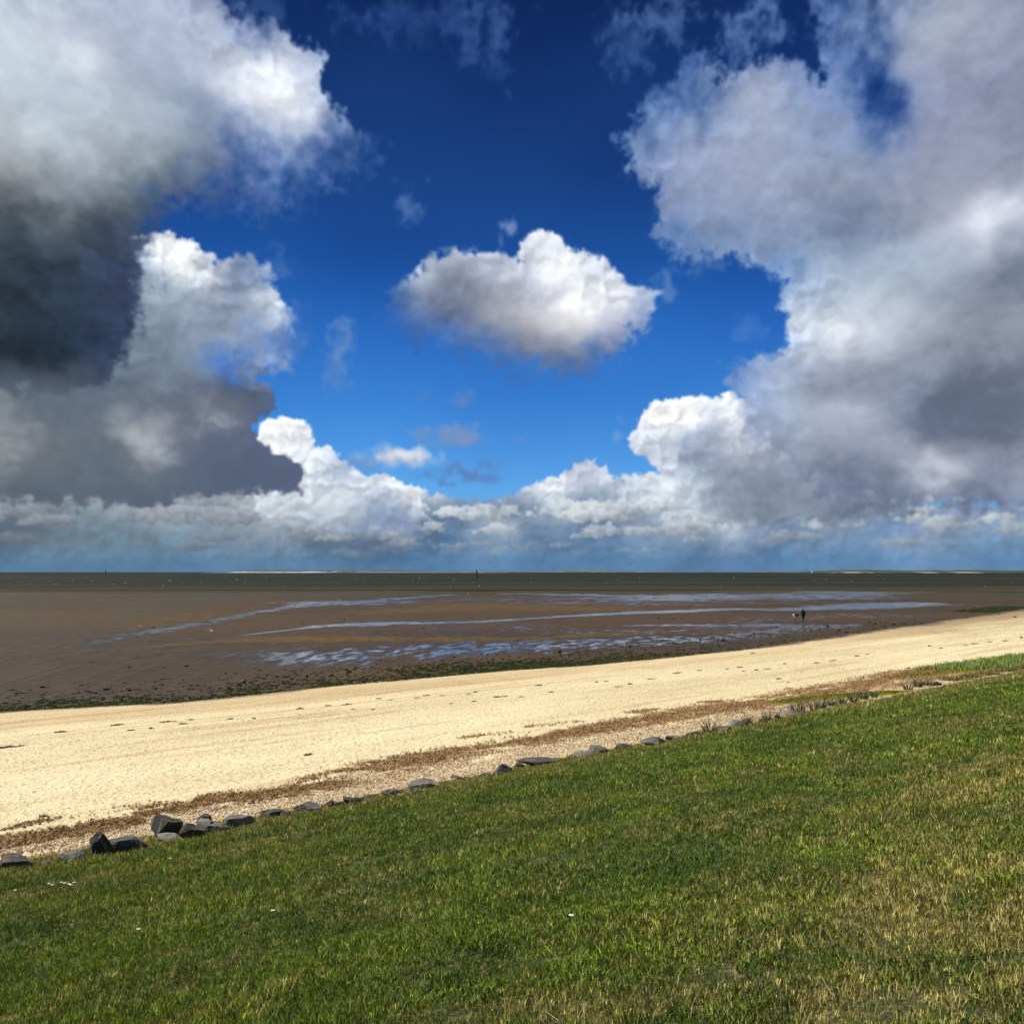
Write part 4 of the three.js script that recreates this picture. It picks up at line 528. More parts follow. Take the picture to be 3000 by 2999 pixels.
{ // low yellow-green shore plants and the taller weeds on the right
  const r = rng(77), leaf = tuftGeometry(610, 14, 0.07, 0.03, 0.09, 0.014, 0.03, 0.9), weed = tuftGeometry(611, 16, 0.09, 0.1, 0.3, 0.012, 0.022, 0.6), A = [], B = [];
  const patches = [[9.98,-33.65,0.32], [11.19,-34.23,0.51], [12.51,-34.61,0.57], [13.94,-34.56,0.54], [15.13,-34.89,0.35], [17.09,-40.78,0.33], [19.26,-42.13,0.85], [21.3,-43.33,1.23], [23.72,-45.07,1.63], [25.95,-46.59,1.84], [28.37,-47.97,2.03], [33.29,-51.3,1.9]];
  for (let i = 0; i < 20000; i++) {
    const k = Math.floor(r() * (patches.length - 1)), a = patches[k], b = patches[k + 1], f = r(), hw = mix(a[2], b[2], f); if (k === 4) continue;
    const [s0, t] = toST(mix(a[0], b[0], f), mix(a[1], b[1], f)), s = s0 + (r() + r() - 1) * hw * 1.7; if (s < turfEdge(t) + 0.2 || fbm(s * 1.1, t * 0.6, 3) + r() < 0.25) continue;
    const [x, z] = toXZ(s, t), y = beachHeight(s, t), tall = k >= 7 && r() < 0.35, v = 0.7 + r() * 0.6, q = r();
    (tall ? B : A).push([at(x, y - 0.01, z, 0, r() * 6.28, 0, mix(0.7, 1.5, r()) * 1.3), tall ? new THREE.Color().setRGB(0.2 * v, 0.28 * v, 0.06 * v) : q < 0.8 ? new THREE.Color().setRGB(0.36 * v, 0.46 * v, 0.025 * v) : new THREE.Color().setRGB(0.5 * v, 0.46 * v, 0.04 * v)]);
  }
  for (const [x0, z0, w] of [[19.05,-38.46,1.04,0.44], [19.98,-39.15,0.75,0.45], [21.04,-39.73,0.61,0.31], [22.52,-40.74,0.94,0.31], [23.85,-41.43,0.96,0.48]]) for (let i = 0; i < 70; i++) { const x = x0 + (r() - 0.5) * w, z = z0 + (r() - 0.5) * 1.4, v = 0.7 + r() * 0.6; B.push([at(x, groundHeight(x, z) - 0.02, z, 0, r() * 6.28, 0, mix(0.8, 1.5, r())), r() < 0.5 ? new THREE.Color().setRGB(0.24 * v, 0.17 * v, 0.06 * v) : new THREE.Color().setRGB(0.12 * v, 0.14 * v, 0.06 * v)]); }
  loose('shore_plants', 'bright yellow-green low plants and brownish weeds on the upper beach at right', 'plants', [[leaf, A], [weed, B]], leafMaterial());
}

// ---------------------------------------------------------------- clumps of dark weed lying on the sand
function weedGeometry(seed, w, d, h) {
  const r = rng(seed), parts = [], n = 7 + Math.floor(r() * 6);
  for (let i = 0; i < n; i++) {
    const f = (i + 0.5) / n - 0.5, g = new THREE.IcosahedronGeometry(1, 1), p = g.attributes.position, k = (1 - Math.abs(f) * 1.5) * (0.6 + 0.5 * r());
    for (let q = 0; q < p.count; q++) { const s = 1 + 0.45 * vnoise(p.getX(q) * 2.3 + seed + i * 7, p.getZ(q) * 2.3 + p.getY(q) * 2); p.setXYZ(q, p.getX(q) * s, p.getY(q) * s, p.getZ(q) * s); }
    g.scale(w / n * 1.35, Math.max(0.3, k) * h * 0.55, d * 0.4 * Math.max(0.35, k)); g.rotateY((r() - 0.5) * 0.6); g.translate(f * w, h * 0.22, (r() - 0.5) * d * 0.5); g.computeVertexNormals(); parts.push(g);
  }
  const fr = bladeGeometry(Array.from({ length: 14 }, () => ({ x: (r() - 0.5) * w * 1.05, z: (r() - 0.5) * d * 0.9, h: h * (0.7 + r()), w: 0.02, lean: 0.9, dir: r() * 6.28, turn: r() * 6.28 })));
  return mergeGeometries([...parts.map((g) => { g.deleteAttribute('uv'); return g; }), fr.deleteAttribute('color').toNonIndexed()]);
}
{
  const m = new THREE.MeshStandardMaterial({ color: rgb(0.045, 0.036, 0.02), roughness: 0.85, side: THREE.DoubleSide }), brown = new THREE.MeshStandardMaterial({ color: rgb(0.12, 0.07, 0.03), roughness: 0.9, side: THREE.DoubleSide });
  const spots = [[-18.26,-36.34,0.39,0.08], [-16.7,-37.99,0.5,0.07], [-14.8,-38.67,0.65,0.06], [-13.68,-37.39,0.35,0.07], [-14.02,-39.22,0.27,0.06], [-12.15,-38.68,0.24,0.07], [-11.1,-38.62,0.15,0.06], [-10.06,-42.51,0.33,0.07], [-8.94,-43.54,0.3,0.07], [-15.13,-35.71,0.3,0.05], [-14.48,-36.05,0.17,0.06], [-18.04,-32.37,1.12,0.09], [-6.19,-27.3,0.25,0.07], [-10.47,-20.22,0.17,0.06], [-8.02,-43.6,0.5,0.07], [-6.88,-46.29,0.29,0.07], [-6.1,-45.03,0.28,0.05], [-4.77,-45.26,0.35,0.05], [-4.43,-46.37,0.36,0.07], [-3.58,-45.93,0.28,0.05], [-2.21,-45.77,0.28,0.05], [-1.9,-46.78,0.22,0.07], [-0.69,-43.44,0.37,0.07], [-0.35,-43.6,0.3,0.05], [0.46,-43.13,0.3,0.05], [1.45,-49.39,0.46,0.08], [1.94,-45,0.28,0.07], [-6.25,-40.4,0.19,0.05], [-7.23,-40.84,0.16,0.05], [-2.8,-41.55,0.19,0.05], [-1.79,-41.98,0.23,0.05], [4.75,-50.31,0.23,0.06], [5.3,-50.46,0.31,0.06], [6.28,-47.63,0.29,0.09], [7.9,-50.45,0.66,0.06], [10.03,-54.5,0.8,0.08], [5.51,-46.22,0.46,0.05], [19.9,-73.75,0.51,0.09], [14.75,-57.9,0.4,0.09], [13.62,-56.72,0.39,0.07], [13.81,-53.34,0.29,0.06], [14.77,-54.05,0.25,0.1], [15.6,-54.49,0.42,0.06], [17.95,-58.83,0.36,0.09], [19.49,-57.22,0.4,0.09], [21.11,-58.69,0.68,0.07], [24.04,-62.25,0.38,0.1], [25.5,-64.07,0.49,0.07], [32.38,-69.23,0.27,0.11], [31.08,-64.7,0.25,0.1], [35.74,-68.86,0.8,0.08], [38.62,-69.86,0.81,0.08], [41.52,-72.74,0.39,0.14], [13.52,-45.4,0.24,0.09], [13.21,-42.77,0.16,0.05], [20.8,-46.91,0.25,0.09], [11.79,-56.25,0.39,0.06], [34.43,-67.79,0.52,0.08], [37.14,-69.45,0.64,0.08], [-4.27,-21.32,0.18,0.04], [-1.9,-25.76,0.12,0.04]];
  spots.forEach(([x, z, w, h], i) => {
    const o = new THREE.Mesh(weedGeometry(700 + i, w, Math.max(0.16, w * 0.34), Math.max(0.05, h * 1.1)), i % 5 === 4 ? brown : m); o.position.set(x, groundHeight(x, z) - 0.008, z); o.rotation.y = (i * 0.37 % 0.5) - 0.25 + 0.5;
    const long = i === 11 ? 'longest dark clump of seaweed, on the sand at the left edge' : i === 12 ? 'dark seaweed clump alone on the open sand left of centre' : i === 13 ? 'dark tangle of weed beside the thin left wrack band' : i === 37 ? 'short dark stick-like weed on the smooth sand by the flat' : null;
    const where = placeWords(x, z), size = w > 0.75 ? 'long' : w > 0.42 ? 'medium' : 'little', hue = i % 5 === 4 ? 'brown' : 'blackish';
    tag(o, 'seaweed_clump', long ?? `${size} ${hue} clump of dried seaweed on the sand, ${where}`, 'seaweed', long ? undefined : `${size} ${hue} seaweed clumps, ${where}`);
  });
}

// ---------------------------------------------------------------- green weed and stones along the foot of the beach
{
  const r = rng(31), blob = new THREE.IcosahedronGeometry(0.09, 1), p = blob.attributes.position; for (let q = 0; q < p.count; q++) { const s = 1 + 0.5 * vnoise(p.getX(q) * 31, p.getZ(q) * 31 + p.getY(q) * 20); p.setXYZ(q, p.getX(q) * s * 1.5, Math.max(-0.02, p.getY(q) * s * 0.62), p.getZ(q) * s); } blob.computeVertexNormals();
  const dens = (t, q) => {                           // q: metres out from the foot of the sand
    const strip = smooth(5.5, 0.2, q + 2.5 * fbm(t * 0.15, 5, 3)), thick = smooth(33.49, 41.2, t) * smooth(55.13, 48.69, t) * smooth(9, 1.5, q + 2 * fbm(t * 0.3, q, 3)), left = smooth(21.25, 13.01, t) * smooth(4.5, 0.4, q + 1.5 * fbm(t * 0.4, 9, 3));
    return 0.4 * strip * smooth(75.39, 57.24, t) + 0.8 * thick + 0.75 * left + 0.1 * smooth(14, 3, q) * smooth(107.13, 49.26, t) + smooth(163.21, 168.76, t) * smooth(203.85, 195.12, t) * smooth(0, 2, q) * smooth(9, 5, q) * 0.8;
  };
  const L = [];
  for (let i = 0; i < 80000; i++) {
    const t = 4 + 245 * Math.pow(r(), 1.25), q = -0.4 + 13 * Math.pow(r(), 1.5), s = flatEdge(t) + q; if (r() > dens(t, q) * (0.75 + 0.9 * fbm(t * 0.9, s * 1.2, 4))) continue;
    const [x, z] = toXZ(s, t), v = 0.6 + r() * 0.8, k = mix(0.4, 1.25, r() * r()) * (1 + t * 0.004), h = r();
    L.push([at(x, Math.max(0, beachHeight(s, t)) + 0.005, z, 0, r() * 6.28, 0, k * 1.15, k * 0.8, k), h < 0.7 ? new THREE.Color().setRGB(0.018 * v, 0.036 * v, 0.007 * v) : h < 0.9 ? new THREE.Color().setRGB(0.035 * v, 0.048 * v, 0.012 * v) : new THREE.Color().setRGB(0.04 * v, 0.033 * v, 0.025 * v)]);
  }
  loose('green_weed', 'dark green seaweed matted on stones along the foot of the sand', 'seaweed', [[blob, L]], new THREE.MeshPhysicalMaterial({ roughness: 0.95, specularIntensity: 0.2 }));
  const grit = new THREE.TetrahedronGeometry(0.035, 0), G = [];   // shell grit where sand meets mud
  for (let i = 0; i < 9000; i++) { const t = 8 + 110 * Math.pow(r(), 1.2), q = -0.7 + 1.9 * r() * r(), s = flatEdge(t) + q, [x, z] = toXZ(s, t), v = 0.6 + r() * 0.6; G.push([at(x, Math.max(0, beachHeight(s, t)) + 0.004, z, r() * 3, r() * 6, 0, mix(0.5, 1.4, r())), r() < 0.6 ? new THREE.Color().setRGB(0.5 * v, 0.4 * v, 0.25 * v) : new THREE.Color().setRGB(0.1 * v, 0.08 * v, 0.05 * v)]); }
  loose('shell_grit', 'fringe of pale grit where the sand meets the mud', 'grit', [[grit, G]], new THREE.MeshStandardMaterial({ roughness: 0.9 }));
  // single weed-covered stones farther out on the flat
  const kinds = [0, 1, 2, 3].map((k) => rockGeometry(40 + k, 0.5, 0.2, 0.36, 0.035, 0.1, 1)), mm = new THREE.MeshPhysicalMaterial({ vertexColors: true, color: rgb(0.7, 0.75, 0.5), roughness: 0.9, specularIntensity: 0.3 });
  const marked = [[-32.96,-70.14,0.22,0.11], [-28.41,-66.42,0.36,0.13], [-25.83,-66.42,0.2,0.08], [-25.49,-66.19,0.25,0.1], [-24.53,-67.38,0.36,0.16], [-41.68,-78.01,0.12,0.09], [-45.65,-113.47,0.7,0.13], [-37.16,-91.76,0.18,0.11], [-17.25,-57.5,0.38,0.27], [-16.75,-57.5,0.27,0.13], [-24.47,-54.04,0.42,0.15], [-22.88,-53.58,0.29,0.16], [-21.62,-54.35,0.25,0.17], [-24.32,-52.39,0.2,0.12], [-25.46,-52.68,0.24,0.1], [-28.98,-52.53,0.36,0.1], [-21.63,-49.63,0.27,0.17], [-11.51,-63.29,0.39,0.19], [-13.86,-60.45,0.28,0.23], [-11.3,-80.01,0.25,0.09], [-11.21,-112.79,0.35,0.17], [-25.01,-132.84,0.46,0.15], [-29.03,-123.2,0.38,0.14], [-11.05,-79.33,0.18,0.09], [-4.82,-74.31,0.23,0.17], [-1.96,-64.38,0.25,0.12], [-11.54,-65.5,0.25,0.13], [-10.03,-65.27,0.15,0.1], [4.2,-78.67,0.36,0.3], [4.07,-76.11,0.29,0.21], [11.06,-83.95,0.32,0.26], [22.5,-136.73,0.42,0.21], [24.22,-133.79,0.41,0.21], [15.47,-81.05,0.44,0.19], [19.35,-91.76,0.28,0.32], [21.84,-92.21,0.5,0.28], [21.53,-93.13,0.36,0.18], [16.1,-88.72,0.55,0.14], [16.26,-88.3,0.27,0.14], [34.04,-114.87,0.4,0.18], [37.98,-110.13,0.51,0.25], [40.88,-115.58,0.53,0.27], [39.49,-107.59,0.41,0.25], [35.09,-106.98,0.29,0.25], [35.87,-106.98,0.25,0.25], [38.06,-104.58,0.48,0.16], [39.4,-105.17,0.49,0.16], [27.34,-98.01,0.3,0.19], [28.39,-98.01,0.23,0.15], [28.32,-92.67,0.29,0.11], [27.91,-102.86,0.32,0.12], [45.17,-111.44,0.51,0.21], [48.18,-115.58,0.53,0.22], [51.42,-120.03,0.65,0.23], [53.49,-121.59,0.47,0.19], [56.55,-123.2,0.57,0.19], [50.9,-123.2,0.47,0.19], [49.21,-120.81,0.37,0.28], [58.72,-130.06,0.5,0.15], [63.37,-135.74,0.42,0.16], [79.94,-146.45,0.45,0.23], [74.07,-131.22,0.51,0.2], [24.09,-143.02,0.55,0.17], [12.12,-81.4,0.31,0.16], [10.6,-79.33,0.43,0.18], [8.97,-81.05,0.25,0.12], [7.74,-78.01,0.3,0.15], [6.72,-80.01,0.25,0.12], [1.86,-81.05,0.22,0.12], [0,-83.95,0.23,0.16], [-2.06,-77.05,0.21,0.12]];
  const first = marked.length;
  for (let i = 0; i < 60; i++) { const t = 14 + 110 * r(), q = 1 + 11 * Math.pow(r(), 1.6), [x, z] = toXZ(flatEdge(t) + q, t); if (Math.abs(x) < -z * 0.58) marked.push([x, z, 0.15 + 0.25 * r() * r(), 0.1 + 0.07 * r()]); }
  marked.forEach(([x, z, w, h], i) => {
    const o = new THREE.Mesh(kinds[i % 4], mm), k = clamp(w, 0.13, 0.9) * 0.95; o.scale.set(k / 0.5, clamp(h, 0.08, 0.45) / 0.2 * 0.85, k / 0.5); o.position.set(x, Math.max(0, groundHeight(x, z)) - 0.025, z); o.rotation.y = i * 1.7;
    const one = i === 8 ? 'pale grey stone, the largest on the mud left of centre' : null; if (one) { o.material = rockMaterial; o.geometry = rockGeometry(60, 0.5, 0.2, 0.36, 0.16, 0.1, 2); }
    const [ss, tt] = toST(x, z), where = placeWords(x, z), by = ss - flatEdge(tt) < 5 ? 'close to the sand' : ss - flatEdge(tt) < 14 ? 'a few steps out' : 'far out';
    tag(o, 'mud_stone', one ?? `${w > 0.5 ? 'bigger' : 'small'} dark weedy stone on wet mud ${by}, ${where}`, 'stone', one ? undefined : `weedy stones ${by}, ${where}`);
  });
  console.log('weed', L.length, 'stones', marked.length);
}

// ---------------------------------------------------------------- two people on the flat
function figure(bones, colours, fingers) {          // bones: [a, b, ra, rb, colour index]; one continuous skin
  const lo = new THREE.Vector3(1e9, 1e9, 1e9), hi = lo.clone().negate();
  for (const [a, b, ra, rb] of bones) for (const [q, k] of [[a, ra], [b, rb]]) for (let i = 0; i < 3; i++) { lo.setComponent(i, Math.min(lo.getComponent(i), q[i] - k)); hi.setComponent(i, Math.max(hi.getComponent(i), q[i] + k)); }
  const mid = lo.clone().add(hi).multiplyScalar(0.5), half = Math.max(hi.x - lo.x, hi.y - lo.y, hi.z - lo.z) / 2 + 0.08, n = 72;
  const mc = new MarchingCubes(n, rockMaterial, false, false, 200000); mc.isolation = 0; mc.reset();
  const V = (q) => new THREE.Vector3(...q), B = bones.map(([a, b, ra, rb, c]) => [V(a), V(b), ra, rb, c]), pa = new THREE.Vector3(), ba = new THREE.Vector3(), q = new THREE.Vector3();
  const dist = (v, [a, b, ra, rb]) => { pa.subVectors(v, a); ba.subVectors(b, a); const h = clamp(pa.dot(ba) / Math.max(1e-6, ba.lengthSq())); return pa.addScaledVector(ba, -h).length() - mix(ra, rb, h); };
  for (let k = 0; k < n; k++) for (let j = 0; j < n; j++) for (let i = 0; i < n; i++) {
    q.set((i - n / 2) / (n / 2) * half + mid.x, (j - n / 2) / (n / 2) * half + mid.y, (k - n / 2) / (n / 2) * half + mid.z);
    let s = 0; for (const b of B) s += Math.exp(-dist(q, b) * 45); mc.field[k * n * n + j * n + i] = Math.log(s) / 45;
  }
  mc.update();
  const c = mc.count, pos = mc.positionArray.slice(0, c * 3), g = new THREE.BufferGeometry(), col = new Float32Array(c * 3);
  for (let i = 0; i < c; i++) {
    for (let k = 0; k < 3; k++) pos[i * 3 + k] = pos[i * 3 + k] * half + mid.getComponent(k);
    q.set(pos[i * 3], pos[i * 3 + 1], pos[i * 3 + 2]); let best = 1e9, pick = 0; for (const b of B) { const d = dist(q, b); if (d < best) { best = d; pick = b[4]; } } col.set(colours[pick], i * 3);
  }
  g.setAttribute('position', new THREE.BufferAttribute(pos, 3)); g.setAttribute('color', new THREE.BufferAttribute(col, 3));
  const extra = fingers.map(([a, b, r]) => { const v = V(b).sub(V(a)), f = new THREE.CapsuleGeometry(r, v.length(), 3, 6); f.applyQuaternion(new THREE.Quaternion().setFromUnitVectors(new THREE.Vector3(0, 1, 0), v.clone().normalize())); f.translate(...V(a).addScaledVector(v, 0.5).toArray()); const k = f.toNonIndexed(); k.deleteAttribute('uv'); k.deleteAttribute('normal'); k.setAttribute('color', new THREE.BufferAttribute(new Float32Array(k.attributes.position.count * 3).map((_, i) => colours[2][i % 3]), 3)); return k; });
  const all = mergeVertices(mergeGeometries([g, ...extra]), 1e-4); all.computeVertexNormals(); return all;
}
const handAt = (x, y, z, dx, dy, dz) => [-0.03, -0.015, 0, 0.015].map((o, i) => [[x, y, z + o], [x + dx * (0.07 + 0.012 * (i % 3)), y + dy * (0.07 + 0.012 * (i % 3)), z + o + dz * 0.05], 0.0085]).concat([[[x, y + 0.02, z + 0.03], [x + dx * 0.05 + 0.02, y + dy * 0.05, z + 0.055], 0.009]]);
{
  const cloth = new THREE.MeshStandardMaterial({ vertexColors: true, roughness: 0.9 });
  const [[sx, sz], [bx, bz]] = [[42.32,-129.52], [41.35,-130.06]];
  // standing: dark hooded coat, hands at the sides, seen from behind
  const stand = figure([
    [[0, 1.62, 0], [0, 1.66, 0.01], 0.105, 0.1, 0], [[0, 1.45, 0], [0, 1.58, 0], 0.075, 0.085, 0], [[-0.14, 1.4, 0], [0.14, 1.4, 0], 0.1, 0.1, 0], [[0, 1.35, 0], [0, 0.95, 0], 0.17, 0.185, 0], [[-0.06, 1.0, 0], [0.06, 1.0, 0], 0.17, 0.17, 0], [[0, 0.92, 0], [0, 0.78, 0], 0.19, 0.18, 0],
    [[-0.2, 1.38, 0], [-0.25, 1.1, 0.02], 0.075, 0.06, 0], [[-0.25, 1.1, 0.02], [-0.24, 0.86, -0.06], 0.058, 0.048, 0], [[-0.24, 0.85, -0.06], [-0.24, 0.78, -0.07], 0.038, 0.036, 2], [[0.2, 1.38, 0], [0.26, 1.1, 0.02], 0.075, 0.06, 0], [[0.26, 1.1, 0.02], [0.26, 0.86, -0.06], 0.058, 0.048, 0], [[0.26, 0.85, -0.06], [0.26, 0.78, -0.07], 0.038, 0.036, 2],
    [[-0.09, 0.85, 0], [-0.1, 0.47, -0.01], 0.1, 0.072, 1], [[-0.1, 0.47, -0.01], [-0.11, 0.1, 0.02], 0.068, 0.055, 1], [[-0.11, 0.06, 0.03], [-0.12, 0.045, -0.14], 0.055, 0.045, 1], [[0.09, 0.85, 0], [0.1, 0.47, -0.01], 0.1, 0.072, 1], [[0.1, 0.47, -0.01], [0.11, 0.1, 0.02], 0.068, 0.055, 1], [[0.11, 0.06, 0.03], [0.13, 0.045, -0.14], 0.055, 0.045, 1], [[0, 1.63, -0.08], [0, 1.62, -0.1], 0.05, 0.03, 2],
  ], [[0.012, 0.012, 0.014], [0.01, 0.01, 0.012], [0.3, 0.19, 0.14]], [...handAt(-0.24, 0.77, -0.07, 0, -1, 0), ...handAt(0.26, 0.77, -0.07, 0, -1, 0)]);
  const a = new THREE.Mesh(stand, cloth); a.position.set(sx, 0, sz); a.rotation.y = -0.25; tag(a, 'person', 'standing person in a long dark coat and dark trousers on the mud', 'person');
  // bending: legs apart, trunk level, one hand down to the mud, head to the right
  const bend = figure([
    [[0.42, 0.82, 0], [0.49, 0.8, 0], 0.1, 0.09, 2], [[0.4, 0.86, 0], [0.47, 0.86, 0], 0.105, 0.095, 3], [[0.3, 0.86, 0], [0.38, 0.83, 0], 0.06, 0.06, 0], [[0.22, 0.88, -0.13], [0.22, 0.88, 0.13], 0.085, 0.085, 0], [[0.2, 0.88, 0], [-0.18, 0.84, 0], 0.14, 0.14, 0], [[-0.2, 0.82, -0.07], [-0.2, 0.82, 0.07], 0.13, 0.13, 1],
    [[0.24, 0.85, 0.17], [0.26, 0.58, 0.19], 0.06, 0.05, 0], [[0.26, 0.58, 0.19], [0.33, 0.34, 0.16], 0.048, 0.036, 0], [[0.33, 0.33, 0.16], [0.35, 0.26, 0.15], 0.034, 0.032, 2], [[0.24, 0.85, -0.17], [0.24, 0.6, -0.2], 0.06, 0.05, 0], [[0.24, 0.6, -0.2], [0.14, 0.45, -0.14], 0.048, 0.038, 0], [[0.13, 0.44, -0.13], [0.09, 0.41, -0.11], 0.034, 0.032, 2],
    [[-0.2, 0.8, 0.1], [-0.18, 0.45, 0.13], 0.1, 0.072, 1], [[-0.18, 0.45, 0.13], [-0.27, 0.1, 0.14], 0.066, 0.052, 3], [[-0.27, 0.06, 0.14], [-0.12, 0.045, 0.15], 0.052, 0.042, 3], [[-0.2, 0.8, -0.1], [-0.05, 0.46, -0.13], 0.1, 0.072, 1], [[-0.05, 0.46, -0.13], [0.05, 0.1, -0.15], 0.066, 0.052, 1], [[0.05, 0.06, -0.15], [0.2, 0.045, -0.16], 0.052, 0.042, 3],
  ], [[0.02, 0.026, 0.04], [0.6, 0.6, 0.62], [0.36, 0.23, 0.17], [0.018, 0.016, 0.018]], [...handAt(0.35, 0.25, 0.15, 0.2, -1, 0), ...handAt(0.08, 0.4, -0.11, -0.6, -0.8, 0)]);
  const b = new THREE.Mesh(bend, cloth); b.position.set(bx, 0, bz); b.rotation.y = 0.12; tag(b, 'person', 'person in a dark jacket and white trousers bending to the mud', 'person');
}

// ---------------------------------------------------------------- gulls
{
  const white = new THREE.MeshStandardMaterial({ color: rgb(0.82, 0.82, 0.82), roughness: 0.7 }), grey = new THREE.MeshStandardMaterial({ color: rgb(0.42, 0.45, 0.5), roughness: 0.7 }), legm = new THREE.MeshStandardMaterial({ color: rgb(0.4, 0.08, 0.04), roughness: 0.6 });
  const ball = (r, sx, sy, sz, x, y, z, rz = 0) => { const g = new THREE.SphereGeometry(r, 12, 9); g.scale(sx, sy, sz); g.rotateZ(rz); g.translate(x, y, z); return g; };
  const gull = new THREE.Group();
  part('body', mergeGeometries([ball(0.085, 1.75, 0.85, 0.9, 0, 0.2, 0, 0.22), ball(0.045, 1.1, 1.6, 1, 0.12, 0.27, 0, -0.3), ball(0.048, 1.15, 1, 1, 0.145, 0.325, 0), ball(0.04, 2.3, 0.4, 0.9, -0.17, 0.17, 0, 0.2)]), white, gull);
  for (const s of [-1, 1]) part('wing', ball(0.07, 2.2, 0.7, 0.25, -0.05, 0.215, s * 0.07, 0.15), grey, gull);
  const bk = new THREE.ConeGeometry(0.014, 0.06, 6); bk.rotateZ(-Math.PI / 2); bk.translate(0.215, 0.32, 0); part('beak', bk, legm, gull);
  for (const s of [-1, 1]) { const g = new THREE.CylinderGeometry(0.006, 0.006, 0.15, 6); g.translate(0.01, 0.075, s * 0.03); const f = new THREE.ConeGeometry(0.03, 0.05, 3); f.scale(1, 1, 0.25); f.rotateX(Math.PI / 2); f.rotateY(Math.PI / 2); f.translate(0.02, 0.006, s * 0.03); part('leg', mergeGeometries([g, f]), legm, gull); }
  [[-45.12,-131.9], [-35.06,-104], [-39.99,-153.62], [-46.18,-189.57], [-46.4,-111.44], [-34.37,-185.78], [-42.36,-218.49], [-41.23,-254.32], [-27.93,-197.61], [-13.91,-281.24], [-24.1,-247.55], [115.19,-290.02]].forEach(([x, z], i) => {
    const o = i ? gull.clone() : gull; o.position.set(x, 0.002, z); o.rotation.y = i * 2.3; const k = 1.15; o.scale.setScalar(k);
    const own = ['second white gull from the left, at the upper edge of the pool', 'white gull nearest the beach, left of the long pool', 'fourth white gull from the left, in the wide part of the pool', 'white gull far out, fifth from the left in the pool', 'leftmost white gull, on the brown shallows', 'white gull in the brightest part of the pool, near its middle', 'white gull on the far edge of the bright pool', 'white gull by the sea edge above the bright pool', 'white gull on the near edge of the bright pool, farthest right there', 'rightmost gull on the thin line of water above the sand bank', 'gull where the pool narrows to a thin line', 'single white gull far right, on the pool beyond the two people'][i];
    tag(o, 'gull', own, 'gull', 'gulls on the tidal flat');
  });
}

